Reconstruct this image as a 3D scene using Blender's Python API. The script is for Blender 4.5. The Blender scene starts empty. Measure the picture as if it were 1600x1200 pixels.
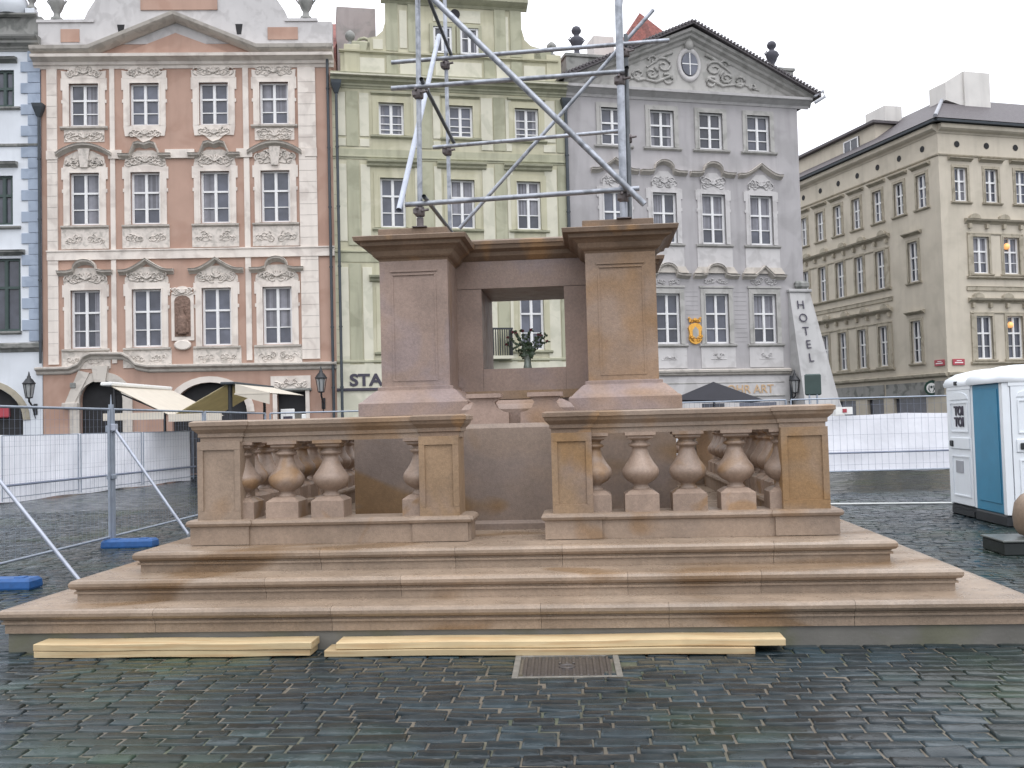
import bpy, math, random
from mathutils import Vector, Matrix
R = math.radians
SC = bpy.context.scene
COL = SC.collection

# ------------------------------------------------------------------ camera, sky, sun, exposure
YAW, PITCH, ROLL, FPX = .0794, .0403, .0265, 1518.
cam_d = bpy.data.cameras.new('camera'); cam = bpy.data.objects.new('camera', cam_d); COL.objects.link(cam)
fw = Vector((-math.sin(YAW)*math.cos(PITCH), math.cos(YAW)*math.cos(PITCH), math.sin(PITCH)))
rt = Vector((math.cos(YAW), math.sin(YAW), 0)); up = rt.cross(fw)
r2 = rt*math.cos(ROLL) - up*math.sin(ROLL); u2 = up*math.cos(ROLL) + rt*math.sin(ROLL)
cm = Matrix((r2, u2, -fw)).transposed().to_4x4(); cm.translation = (0, 0, 1.6)
cam.matrix_world = cm
cam_d.sensor_width = 36; cam_d.lens = 36*FPX/1600; cam_d.clip_end = 600; cam_d.clip_start = .1
SC.camera = cam

SUN_EL, SUN_ROT = 58, 150
w = bpy.data.worlds.new('World'); SC.world = w; w.use_nodes = True
nt = w.node_tree; nt.nodes.clear()
sky = nt.nodes.new('ShaderNodeTexSky'); sky.sky_type = 'NISHITA'; sky.sun_disc = False
sky.sun_elevation = R(SUN_EL); sky.sun_rotation = R(SUN_ROT); sky.air_density = 1.0; sky.dust_density = 6; sky.ozone_density = 1
hs = nt.nodes.new('ShaderNodeHueSaturation'); hs.inputs['Saturation'].default_value = .10; hs.inputs['Value'].default_value = 1.0
tn = nt.nodes.new('ShaderNodeMix'); tn.data_type = 'RGBA'; tn.blend_type = 'MULTIPLY'; tn.inputs[0].default_value = 1
tn.inputs[7].default_value = (.98, .98, 1.06, 1)
bg = nt.nodes.new('ShaderNodeBackground'); bg.inputs[1].default_value = .05
wo = nt.nodes.new('ShaderNodeOutputWorld')
nt.links.new(sky.outputs[0], hs.inputs['Color']); nt.links.new(hs.outputs[0], tn.inputs[6])
nt.links.new(tn.outputs[2], bg.inputs[0])
# closed cloud deck over the clear sky: brighter overhead than at the horizon
tc = nt.nodes.new('ShaderNodeTexCoord'); sx_ = nt.nodes.new('ShaderNodeSeparateXYZ'); nt.links.new(tc.outputs['Generated'], sx_.inputs[0])
mr = nt.nodes.new('ShaderNodeMapRange'); mr.inputs[1].default_value = 0; mr.inputs[2].default_value = 1; mr.inputs[3].default_value = 1.25; mr.inputs[4].default_value = 2.7
nt.links.new(sx_.outputs[2], mr.inputs[0])
b2_ = nt.nodes.new('ShaderNodeBackground'); b2_.inputs[0].default_value = (.965, .985, 1.035, 1); nt.links.new(mr.outputs[0], b2_.inputs[1])
ad = nt.nodes.new('ShaderNodeAddShader'); nt.links.new(bg.outputs[0], ad.inputs[0]); nt.links.new(b2_.outputs[0], ad.inputs[1]); nt.links.new(ad.outputs[0], wo.inputs[0])
sun_d = bpy.data.lights.new('sun', 'SUN'); sun_d.energy = .5; sun_d.angle = R(25); sun_d.color = (1, .98, .95)
sun = bpy.data.objects.new('sun', sun_d); COL.objects.link(sun)
az = R(SUN_ROT)
sdir = Vector((math.sin(az)*math.cos(R(SUN_EL)), math.cos(az)*math.cos(R(SUN_EL)), math.sin(R(SUN_EL))))
sun.rotation_euler = sdir.to_track_quat('Z', 'Y').to_euler()
SC.view_settings.view_transform = 'Standard'; SC.view_settings.look = 'None'
SC.view_settings.exposure = -0.27; SC.view_settings.gamma = 1

# ------------------------------------------------------------------ helpers
class MB:
    def __init__(s, M=None):
        s.v = []; s.f = []; s.t = []; s.sm = []; s.M = M; s.tint = 1.0
    def add(s, vs, fs, smooth=False, M=None):
        n = len(s.v)
        for p in vs:
            p = Vector(p)
            if M: p = M @ p
            if s.M: p = s.M @ p
            s.v.append(p)
        flip = (M and M.determinant() < 0) != (bool(s.M) and s.M.determinant() < 0)
        for f in fs:
            f = [n+i for i in f]
            s.f.append(f[::-1] if flip else f); s.t.append(s.tint); s.sm.append(smooth)
        return s
    def box(s, x0, x1, y0, y1, z0, z1, M=None):
        v = [(x0,y0,z0),(x1,y0,z0),(x1,y1,z0),(x0,y1,z0),(x0,y0,z1),(x1,y0,z1),(x1,y1,z1),(x0,y1,z1)]
        return s.add(v, [(0,3,2,1),(4,5,6,7),(0,1,5,4),(1,2,6,5),(2,3,7,6),(3,0,4,7)], M=M)
    def bbox(s, x0, x1, y0, y1, z0, z1, b=.01, M=None):   # bevelled box
        return s.ring(x0+b, x1-b, y0+b, y1-b, [(0,z0),(b,z0+b),(b,z1-b),(0,z1)], M=M)
    def ring(s, x0, x1, y0, y1, prof, M=None, smooth=False, cuts=None, rnd=None, ends=True):
        # solid swept round a rectangle: prof = (out, z) from bottom to top
        m = len(prof)
        def rect(o, z): return [(x0-o,y0-o,z),(x1+o,y0-o,z),(x1+o,y1+o,z),(x0-o,y1+o,z)]
        if not cuts:
            v = []
            for o, z in prof: v += rect(o, z)
            f = []
            for i in range(m-1):
                for k in range(4):
                    a = i*4+k; b = i*4+(k+1)%4
                    f.append((a, b, b+4, a+4))
            s.add(v, f, smooth, M)
            if ends:
                s.add(v[:4], [(3,2,1,0)], False, M); s.add(v[-4:], [(0,1,2,3)], False, M)
            return s
        g = .0012
        for side in range(4):
            L = (x1-x0) if side in (0, 2) else (y1-y0)
            cs = [0.0]+[c*L for c in cuts[side]]+[L]
            for j in range(len(cs)-1):
                s.tint = rnd.uniform(.84, 1.1)
                a, b = cs[j], cs[j+1]; v = []
                for o, z in prof:
                    aa = a-o if j == 0 else a+g
                    bb = b+o if j == len(cs)-2 else b-g
                    if side == 0: v += [(x0+aa, y0-o, z), (x0+bb, y0-o, z)]
                    if side == 1: v += [(x1+o, y0+aa, z), (x1+o, y0+bb, z)]
                    if side == 2: v += [(x1-aa, y1+o, z), (x1-bb, y1+o, z)]
                    if side == 3: v += [(x0-o, y1-aa, z), (x0-o, y1-bb, z)]
                s.add(v, [(2*i, 2*i+1, 2*i+3, 2*i+2) for i in range(m-1)], smooth, M)
                n = len(v)                                     # joint faces
                dpt = .05
                def inn(p):
                    return {0: (p[0], y0+dpt, p[2]), 1: (x1-dpt, p[1], p[2]), 2: (p[0], y1-dpt, p[2]), 3: (x0+dpt, p[1], p[2])}[side]
                for e in (0, 1):
                    if (e == 0 and j == 0) or (e == 1 and j == len(cs)-2): continue
                    es = [v[2*i+e] for i in range(m)]; ii = [inn(p) for p in es]
                    fs = [(i, i+1, m+i+1, m+i) if e == 0 else (i+1, i, m+i, m+i+1) for i in range(m-1)]
                    s.add(es+ii, fs, False, M)
        s.tint = 1
        o, z = prof[-1]; v = rect(o, z)
        s.add(v, [(0,1,2,3)], False, M)
        return s
    def prism(s, pts, y0, y1, M=None):      # polygon in (x,z), counter-clockwise seen from the front (-y)
        n = len(pts)
        v = [(x, y0, z) for x, z in pts] + [(x, y1, z) for x, z in pts]
        f = [tuple(range(n)), tuple(range(2*n-1, n-1, -1))]
        for i in range(n): j = (i+1) % n; f.append((j, i, n+i, n+j))
        return s.add(v, f, M=M)
    def lathe(s, prof, x=0, y=0, n=16, sq=0, M=None, sharp=False):
        v = []; m = len(prof)
        for r, z in prof:
            for k in range(n):
                a = 2*math.pi*(k+.5)/n
                v.append((x+r*math.cos(a), y+r*math.sin(a), z))
        f = []
        for i in range(m-1):
            for k in range(n):
                a = i*n+k; b = i*n+(k+1) % n
                f.append((a, b, b+n, a+n))
        s.add(v, f, not sharp, M)
        s.add(v[:n], [tuple(range(n))[::-1]], False, M); s.add(v[-n:], [tuple(range(n))], False, M)
        return s
    def tube(s, pts, r, n=8, M=None, caps=True, r1=None):
        pts = [Vector(p) for p in pts]; m = len(pts); v = []
        d0 = (pts[1]-pts[0]).normalized()
        ref = Vector((0,0,1)) if abs(d0.z) < .9 else Vector((1,0,0))
        for i, p in enumerate(pts):
            d = (pts[min(i+1, m-1)]-pts[max(i-1, 0)]).normalized()
            a = d.cross(ref)
            if a.length < 1e-4: a = d.cross(Vector((0,1,0)))
            a.normalize(); b = a.cross(d).normalized()
            rr = r if r1 is None else r+(r1-r)*i/(m-1)
            for k in range(n):
                t = 2*math.pi*k/n
                v.append(p+a*math.cos(t)*rr+b*math.sin(t)*rr)
        f = []
        for i in range(m-1):
            for k in range(n):
                p = i*n+k; q = i*n+(k+1) % n
                f.append((p, p+n, q+n, q))
        s.add(v, f, True, M)
        if caps:
            s.add(v[:n], [tuple(range(n))], False, M); s.add(v[-n:], [tuple(range(n))[::-1]], False, M)
        return s
    def molding(s, path, prof, M=None, y=0):   # path of (x,z); prof of (out, dz) bottom to top; back closes at y=+.02
        m = len(prof)+2; v = []
        pr = [(-.02, prof[0][1])]+list(prof)+[(-.02, prof[-1][1])]
        for x, z in path:
            for o, dz in pr: v.append((x, y-o, z+dz))
        f = []
        for i in range(len(path)-1):
            for k in range(m):
                a = i*m+k; b = i*m+(k+1) % m
                f.append((a, a+m, b+m, b))
        n = len(path)
        s.add(v, f, False, M)
        s.add(v[:m], [tuple(range(m))], False, M); s.add(v[-m:], [tuple(range(m))[::-1]], False, M)
        return s
    def build(s, name, mat, parent=None, loc=None, rot=None):
        me = bpy.data.meshes.new(name)
        me.from_pydata([tuple(p) for p in s.v], [], s.f)
        me.polygons.foreach_set('use_smooth', s.sm)
        ca = me.color_attributes.new('tint', 'FLOAT_COLOR', 'CORNER')
        d = []
        for f, t in zip(s.f, s.t): d += [t, t, t, 1]*len(f)
        ca.data.foreach_set('color', d)
        me.materials.append(mat); me.update()
        o = bpy.data.objects.new(name, me); COL.objects.link(o)
        if parent: o.parent = parent
        if loc: o.location = loc
        if rot: o.rotation_euler = rot
        return o

def build_each(m, name, mat_, parent=None, tol=.012):
    # one object per separate piece (pieces whose boxes touch stay together)
    n = len(m.v); par = list(range(n))
    def find(a):
        while par[a] != a: par[a] = par[par[a]]; a = par[a]
        return a
    for f in m.f:
        for k in f[1:]: par[find(k)] = find(f[0])
    comp = {}
    for fi, f in enumerate(m.f): comp.setdefault(find(f[0]), []).append(fi)
    gs = []
    for fl in comp.values():
        vs = [m.v[k] for fi in fl for k in m.f[fi]]
        gs.append([[min(v[i] for v in vs)-tol for i in range(3)], [max(v[i] for v in vs)+tol for i in range(3)], fl])
    ch = True
    while ch:
        ch = False; out = []
        for g_ in gs:
            for h_ in out:
                if all(g_[0][i] <= h_[1][i] and h_[0][i] <= g_[1][i] for i in range(3)):
                    h_[0] = [min(a, b) for a, b in zip(g_[0], h_[0])]; h_[1] = [max(a, b) for a, b in zip(g_[1], h_[1])]; h_[2] = h_[2]+g_[2]; ch = True; break
            else: out.append(g_)
        gs = out
    res = []
    for lo, hi, fl in gs:
        q = MB(); mp = {}
        for fi in sorted(fl):
            for k in m.f[fi]:
                if k not in mp: mp[k] = len(q.v); q.v.append(m.v[k])
            q.f.append([mp[k] for k in m.f[fi]]); q.t.append(m.t[fi]); q.sm.append(m.sm[fi])
        res.append(q.build(name, mat_, parent))
    return res
def inst(me, name, parent, loc, rot=None):
    o = bpy.data.objects.new(name, me); COL.objects.link(o); o.parent = parent; o.location = loc
    if rot: o.rotation_euler = rot
    return o
def empty(name, label, cat, loc=(0,0,0), rz=0, group=None):
    o = bpy.data.objects.new(name, None); COL.objects.link(o); o.empty_display_size = .3
    o.location = loc; o.rotation_euler = (0, 0, rz); o['label'] = label; o['category'] = cat
    if group: o['group'] = group
    return o
def tag(o, label, cat, group=None):
    o['label'] = label; o['category'] = cat
    if group: o['group'] = group
    return o
def copy_tree(o, parent=None):
    c = o.copy(); COL.objects.link(c)
    if parent: c.parent = parent
    for ch in list(o.children): copy_tree(ch, c)
    return c

# ------------------------------------------------------------------ materials
def mat(name, base, rough=.8, var=.12, scale=3, bump=.2, bscale=60, c2=None, c2s=1.2, c2t=(.5,.62), c3=None, c3s=.7, c3t=(.55,.65),
        streak=0, metal=0, spec=.5, rnd=0, coat=0, stretch=None, emit=None, bdist=.004, weave=0, rvar=.0, transl=0):
    m = bpy.data.materials.new(name); m.use_nodes = True; t = m.node_tree; N = t.nodes; L = t.links
    b = N['Principled BSDF']; b.inputs['Roughness'].default_value = rough; b.inputs['Metallic'].default_value = metal
    b.inputs['Specular IOR Level'].default_value = spec
    if coat: b.inputs['Coat Weight'].default_value = coat; b.inputs['Coat Roughness'].default_value = .08
    geo = N.new('ShaderNodeNewGeometry'); pos = geo.outputs['Position']
    def noise(sc, det=4, vec=None, dist=0):
        n = N.new('ShaderNodeTexNoise'); n.inputs['Scale'].default_value = sc; n.inputs['Detail'].default_value = det
        n.inputs['Distortion'].default_value = dist; L.new(vec or pos, n.inputs['Vector']); return n.outputs[0]
    def ramp(v, a, c, lo=0., hi=1.):
        r = N.new('ShaderNodeMapRange'); r.inputs[1].default_value = a; r.inputs[2].default_value = c
        r.inputs[3].default_value = lo; r.inputs[4].default_value = hi; L.new(v, r.inputs[0]); return r.outputs[0]
    def mix(fac, a, c, mode='MIX'):
        x = N.new('ShaderNodeMix'); x.data_type = 'RGBA'; x.blend_type = mode
        if isinstance(fac, float): x.inputs[0].default_value = fac
        else: L.new(fac, x.inputs[0])
        for i, q in ((6, a), (7, c)):
            if isinstance(q, tuple): x.inputs[i].default_value = (*q, 1)
            else: L.new(q, x.inputs[i])
        return x.outputs[2]
    sv = pos
    if stretch:
        mp = N.new('ShaderNodeMapping'); mp.inputs['Scale'].default_value = stretch; L.new(pos, mp.inputs[0]); sv = mp.outputs[0]
    col = tuple(base)
    if c2: col = mix(ramp(noise(c2s, 3, sv, .6), *c2t), col, tuple(c2))
    if c3: col = mix(ramp(noise(c3s, 2, sv, 1.5), *c3t), col, tuple(c3))
    v = ramp(noise(scale, 6), .25, .75, 1-var, 1+var)
    cv = N.new('ShaderNodeCombineColor'); [L.new(v, cv.inputs[i]) for i in range(3)]
    col = mix(1., col, cv.outputs[0], 'MULTIPLY')
    if bscale == 90:      # sandstone grain and larger damp clouds
        for sc_, am in ((38, .10), (130, .10), (1.3, .13)):
            gv = ramp(noise(sc_, 3), .3, .7, 1-am, 1+am)
            gc_ = N.new('ShaderNodeCombineColor'); [L.new(gv, gc_.inputs[i]) for i in range(3)]
            col = mix(1., col, gc_.outputs[0], 'MULTIPLY')
    if streak:
        mp = N.new('ShaderNodeMapping'); mp.inputs['Scale'].default_value = (2.2, 2.2, .22); L.new(pos, mp.inputs[0])
        col = mix(ramp(noise(1.6, 5, mp.outputs[0]), .5, .8, 0, streak), col, tuple(c*.45 for c in base))
    at = N.new('ShaderNodeAttribute'); at.attribute_name = 'tint'
    col = mix(1., col, at.outputs['Color'], 'MULTIPLY')
    if rnd:
        oi = N.new('ShaderNodeObjectInfo'); rv = ramp(oi.outputs['Random'], 0, 1, 1-rnd, 1+rnd)
        cr = N.new('ShaderNodeCombineColor'); [L.new(rv, cr.inputs[i]) for i in range(3)]
        col = mix(1., col, cr.outputs[0], 'MULTIPLY')
    L.new(col, b.inputs['Base Color'])
    if rvar: L.new(ramp(noise(scale*1.7, 4), .3, .7, rough-rvar, rough+rvar), b.inputs['Roughness'])
    if bump:
        bp = N.new('ShaderNodeBump'); bp.inputs['Strength'].default_value = bump; bp.inputs['Distance'].default_value = bdist
        L.new(noise(bscale, 6), bp.inputs['Height'])
        if weave:
            bp2 = N.new('ShaderNodeBump'); bp2.inputs['Strength'].default_value = .6; bp2.inputs['Distance'].default_value = weave
            L.new(noise(2.2, 3), bp2.inputs['Height']); L.new(bp.outputs[0], bp2.inputs['Normal']); L.new(bp2.outputs[0], b.inputs['Normal'])
        else: L.new(bp.outputs[0], b.inputs['Normal'])
    if emit: b.inputs['Emission Color'].default_value = (*emit[:3], 1); b.inputs['Emission Strength'].default_value = emit[3]
    if transl:     # cloth that lets daylight through
        tb = N.new('ShaderNodeBsdfTranslucent'); L.new(col, tb.inputs['Color']); ms_ = N.new('ShaderNodeMixShader'); ms_.inputs[0].default_value = transl
        out = N['Material Output']; L.new(b.outputs[0], ms_.inputs[1]); L.new(tb.outputs[0], ms_.inputs[2]); L.new(ms_.outputs[0], out.inputs['Surface'])
    return m

M = {}
# monument stone: different blocks in different quarry colours
M['step'] = mat('step_sandstone', (.270,.203,.148), .33, .14, 5, .6, 90, c2=(.31,.24,.18), c2s=1.1, c3=(.20,.13,.075), c3s=.8, c3t=(.56,.64), stretch=(.5,1,1.5), rvar=.12)
M['mauve'] = mat('mauve_sandstone', (.275,.20,.163), .45, .12, 4, .6, 90, c2=(.26,.20,.185), c2s=1.5, c3=(.26,.165,.10), c3s=.55, c3t=(.60,.72), rvar=.1)
M['ochre'] = mat('ochre_sandstone', (.255,.17,.10), .6, .13, 4, .6, 90, c2=(.245,.175,.13), c2s=1.2, c3=(.26,.155,.07), c3s=.9, rvar=.1)
M['tan'] = mat('tan_sandstone', (.265,.197,.145), .5, .13, 5, .6, 90, c2=(.25,.19,.145), c2s=1.7, c3=(.24,.155,.09), c3s=1.0, c3t=(.58,.66), rvar=.1)
M['capst'] = mat('brown_sandstone', (.18,.125,.085), .6, .14, 5, .6, 90, c2=(.21,.145,.10), c2s=2.0, c3=(.32,.19,.09), c3s=1.2, c3t=(.55,.65))
M['greyst'] = mat('grey_sandstone', (.215,.163,.128), .5, .12, 3, .6, 90, c2=(.19,.15,.128), c2s=1.0, c3=(.20,.125,.062), c3s=.7, c3t=(.5,.58), stretch=(.7,1,1.4))
M['balus'] = mat('baluster_sandstone', (.285,.21,.162), .48, .12, 8, .5, 90, c2=(.27,.17,.095), c2s=2.4, c2t=(.56,.62), rnd=.1)
M['darkurn'] = mat('silhouette_stone', (.07,.07,.085), .8, .2, 6, .3, 40)  # dark silhouette of the urns against the bright sky, put into the colour
M['concrete'] = mat('foundation_concrete', (.14,.135,.12), .5, .2, 3, .5, 50, c2=(.12,.12,.085), c2s=1.6, c2t=(.5,.62))
# houses
def plaster(n, c, **k): return mat(n, c, .92, k.pop('var', .07), k.pop('scale', 1.2), .3, 35, streak=k.pop('streak', .25), **k)
M['orange'] = plaster('orange_plaster', (.42,.28,.22), c2=(.375,.24,.185), c2s=.8)
M['white'] = plaster('cream_plaster', (.70,.64,.58), c2=(.58,.52,.47), c2s=1.5, streak=.3)
M['stucco'] = plaster('stucco_ornament', (.64,.585,.53), c2=(.42,.39,.35), c2s=6, c2t=(.45,.7))
M['greencw'] = plaster('olive_plaster', (.47,.45,.325), c2=(.54,.515,.39), c2s=.9, streak=.35)
M['olive'] = plaster('dark_olive_plaster', (.40,.395,.29), c2=(.32,.32,.23), c2s=1.1, streak=.5)
M['palecw'] = plaster('pale_panel_plaster', (.60,.58,.475), c2=(.52,.51,.41), c2s=1.6, streak=.15)
M['gray'] = plaster('lavender_grey_plaster', (.385,.37,.375), c2=(.34,.328,.33), c2s=.8, streak=.3)
M['grayd'] = plaster('grey_trim_plaster', (.41,.40,.38), c2=(.32,.315,.295), c2s=2, streak=.3)
M['grayl'] = plaster('light_grey_plaster', (.52,.505,.50), c2=(.45,.435,.43), c2s=2, streak=.15)
M['buttress'] = plaster('buttress_plaster', (.43,.425,.42), c2=(.36,.355,.35), c2s=1.3, streak=.3)
M['beige'] = plaster('beige_plaster', (.53,.48,.395), c2=(.48,.435,.355), c2s=.7, streak=.2)
M['beiged'] = plaster('beige_trim', (.39,.35,.275), c2=(.29,.26,.20), c2s=2.5, streak=.3)
M['bluew'] = plaster('white_blue_plaster', (.63,.66,.70), streak=.2)
M['quoin'] = plaster('blue_grey_quoin', (.33,.385,.47), c2=(.28,.33,.41), c2s=2)
M['stoneband'] = plaster('weathered_stone', (.27,.27,.255), c2=(.15,.155,.145), c2s=2, streak=.5)
M['brownst'] = plaster('brown_portal_stone', (.53,.49,.44), c2=(.43,.395,.355), c2s=3)
M['chim'] = plaster('chimney_render', (.35,.31,.30), c2=(.28,.26,.25), c2s=1.5, streak=.5)
M['chimw'] = plaster('pale_chimney', (.62,.60,.57), streak=.25)
M['frame'] = mat('white_window_paint', (.74,.74,.74), .45, .05, 6, 0)
M['gframe'] = mat('dark_green_window_paint', (.035,.06,.055), .5, .1, 6, 0)
M['glass'] = mat('window_glass', (.080,.086,.11), .07, .45, 1.6, .25, 2.5, rnd=.45, spec=.6, bdist=.01)
M['curtain'] = mat('grey_net_curtain', (.20,.20,.225), .5, .15, 6, 0)
M['glasswarm'] = mat('lit_window_glass', (.10,.07,.05), .1, .4, 3, 0, emit=(1,.5,.18,.0))
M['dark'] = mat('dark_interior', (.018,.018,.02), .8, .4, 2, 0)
M['iron'] = mat('black_iron', (.022,.024,.028), .45, .2, 8, .1)
M['pipe'] = mat('dark_drainpipe_metal', (.04,.05,.06), .5, .2, 3, 0)
M['roofred'] = mat('red_roof_tiles', (.24,.085,.07), .8, .3, 9, .8, 12, bdist=.05, c2=(.17,.07,.06), c2s=4)
M['roofdark'] = mat('dark_roof_slate', (.085,.075,.08), .6, .25, 8, .6, 14, bdist=.03)
M['copper'] = mat('lead_flashing', (.32,.33,.36), .5, .15, 4, 0)
M['gold'] = mat('gilded_stucco', (.72,.38,.07), .4, .2, 12, .3, 30, metal=.35)
M['sandrelief'] = mat('brown_relief_stone', (.20,.13,.10), .8, .3, 9, .9, 10, bdist=.08)
M['lampglass'] = mat('lantern_glass', (.35,.36,.36), .1, .1, 4, 0, spec=.7)
M['sttext'] = mat('dark_lettering', (.045,.04,.06), .6, .1, 5, 0)
M['goldtext'] = mat('faded_gold_lettering', (.52,.36,.22), .6, .2, 12, 0)
M['redsign'] = mat('red_enamel', (.38,.05,.07), .4, .1, 8, 0)
M['whitesign'] = mat('white_enamel', (.78,.78,.76), .4, .05, 8, 0)
# site things
M['galv'] = mat('galvanised_tube', (.34,.36,.40), .42, .25, 14, .15, 60, metal=.55, c2=(.22,.235,.26), c2s=6, rnd=.1)
M['galvl'] = mat('bright_galvanised_tube', (.40,.43,.50), .4, .15, 10, .1, 60, metal=.4)
M['galvd'] = mat('dark_steel_tube', (.11,.12,.13), .5, .3, 10, .1, 60, metal=.5)
M['coupler'] = mat('rusty_coupler', (.17,.15,.15), .6, .35, 25, .4, 60, metal=.5)
M['fence'] = mat('fence_zinc', (.30,.34,.40), .5, .15, 8, 0, metal=.5)
M['wire'] = mat('fence_wire', (.20,.23,.30), .6, .1, 5, 0, metal=.3)
M['sheet'] = mat('white_tarpaulin', (.86,.87,.92), .6, .06, 2, .3, 8, weave=.04, bdist=.006)
M['bluefoot'] = mat('blue_plastic_block', (.015,.085,.26), .5, .2, 20, .3, 40)
M['wood'] = mat('fresh_pine', (.52,.41,.24), .6, .1, 6, .25, 60, c2=(.46,.32,.17), c2s=3, c2t=(.45,.65), c3=(.26,.15,.07), c3s=3.2, c3t=(.70,.78), stretch=(.6,8,14), rnd=.08)
M['cast'] = mat('cast_iron_cover', (.075,.066,.062), .45, .3, 25, .5, 60, metal=.4)
M['castl'] = mat('worn_frame_mortar', (.15,.14,.12), .6, .3, 15, .4, 60)
M['wcwhite'] = mat('white_moulded_plastic', (.74,.78,.82), .4, .04, 4, 0)
M['wcblue'] = mat('blue_moulded_plastic', (.045,.22,.36), .45, .08, 4, .05, 30)
M['wcblack'] = mat('black_moulded_plastic', (.015,.018,.022), .5, .2, 6, 0)
M['awncream'] = mat('cream_awning_cloth', (.58,.53,.45), .85, .06, 3, .1, 40)
M['awnolive'] = mat('olive_awning_underside', (.55,.49,.33), .85, .1, 3, .1, 40, transl=.5)
M['cloth'] = mat('dark_parasol_cloth', (.02,.02,.026), .9, .1, 3, 0)
M['leaf'] = mat('dark_rose_leaf', (.035,.065,.03), .5, .3, 30, .2, 80, rnd=.2)
M['stem'] = mat('rose_stem', (.05,.06,.035), .6, .2, 20, 0)
M['petal'] = mat('dark_red_petal', (.10,.012,.025), .6, .2, 30, 0)
M['vglass'] = mat('vase_glass', (.20,.24,.21), .08, .1, 10, 0, spec=.8)
M['slab'] = mat('dark_wet_concrete', (.02,.025,.025), .35, .2, 5, .3, 40)
M['slabtop'] = mat('pale_wet_board', (.10,.11,.105), .35, .2, 5, .2, 40)
M['sack'] = mat('black_plastic_sack', (.012,.016,.018), .35, .2, 10, .5, 8, bdist=.03)
M['pipew'] = mat('pale_plastic_pipe', (.62,.64,.62), .5, .1, 5, 0)

# wet setts
def sett_mat(name, brick):
    m = bpy.data.materials.new(name); m.use_nodes = True; t = m.node_tree; N = t.nodes; L = t.links; b = N['Principled BSDF']
    geo = N.new('ShaderNodeNewGeometry'); pos = geo.outputs['Position']
    def noise(sc, det=4):
        n = N.new('ShaderNodeTexNoise'); n.inputs['Scale'].default_value = sc; n.inputs['Detail'].default_value = det; L.new(pos, n.inputs['Vector']); return n.outputs[0]
    def ramp(v, a, c, lo, hi):
        r = N.new('ShaderNodeMapRange'); r.inputs[1].default_value = a; r.inputs[2].default_value = c; r.inputs[3].default_value = lo; r.inputs[4].default_value = hi
        L.new(v, r.inputs[0]); return r.outputs[0]
    def mix(fac, a, c, mode='MIX'):
        x = N.new('ShaderNodeMix'); x.data_type = 'RGBA'; x.blend_type = mode
        if isinstance(fac, float): x.inputs[0].default_value = fac
        else: L.new(fac, x.inputs[0])
        for i, q in ((6, a), (7, c)):
            if isinstance(q, tuple): x.inputs[i].default_value = (*q, 1)
            else: L.new(q, x.inputs[i])
        return x.outputs[2]
    col = mix(ramp(noise(9, 6), .3, .7, 0, 1), (.007,.014,.018), (.018,.028,.033))
    col = mix(ramp(noise(.55, 4), .50, .66, 0, .55), col, (.015,.030,.010))
    if brick:
        mp = N.new('ShaderNodeMapping'); mp.inputs['Rotation'].default_value = (0, 0, .04); L.new(pos, mp.inputs[0])
        bk = N.new('ShaderNodeTexBrick'); bk.inputs['Scale'].default_value = 1; bk.inputs['Brick Width'].default_value = .23; bk.inputs['Row Height'].default_value = .16
        bk.inputs['Mortar Size'].default_value = .012; bk.inputs['Color1'].default_value = (.7,.7,.7,1); bk.inputs['Color2'].default_value = (1.25,1.25,1.25,1); bk.inputs['Mortar'].default_value = (.9,.8,.65,1)
        L.new(mp.outputs[0], bk.inputs[0]); col = mix(1., col, bk.outputs[0], 'MULTIPLY')
    else:
        at = N.new('ShaderNodeAttribute'); at.attribute_name = 'tint'; col = mix(1., col, at.outputs['Color'], 'MULTIPLY')
    L.new(col, b.inputs['Base Color']); b.inputs['Specular IOR Level'].default_value = .30
    L.new(ramp(noise(3.1, 4), .32, .68, .07, .36), b.inputs['Roughness'])
    bp = N.new('ShaderNodeBump'); bp.inputs['Strength'].default_value = .5; bp.inputs['Distance'].default_value = .006; L.new(noise(28, 5), bp.inputs['Height'])
    if brick:
        b2 = N.new('ShaderNodeBump'); b2.inputs['Strength'].default_value = .9; b2.inputs['Distance'].default_value = .02; b2.invert = True
        L.new(bk.outputs['Fac'], b2.inputs['Height']); L.new(bp.outputs[0], b2.inputs['Normal'])
        b3 = N.new('ShaderNodeBump'); b3.inputs['Strength'].default_value = .6; b3.inputs['Distance'].default_value = .05
        L.new(noise(5.5, 2), b3.inputs['Height']); L.new(b2.outputs[0], b3.inputs['Normal']); L.new(b3.outputs[0], b.inputs['Normal'])
    else: L.new(bp.outputs[0], b.inputs['Normal'])
    return m
M['sett'] = sett_mat('wet_basalt_sett', False)
M['settfar'] = sett_mat('wet_sett_paving', True)
M['joint'] = mat('sandy_joint', (.11,.092,.068), .6, .3, 12, .4, 60, c2=(.05,.06,.035), c2s=1.3)

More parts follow.
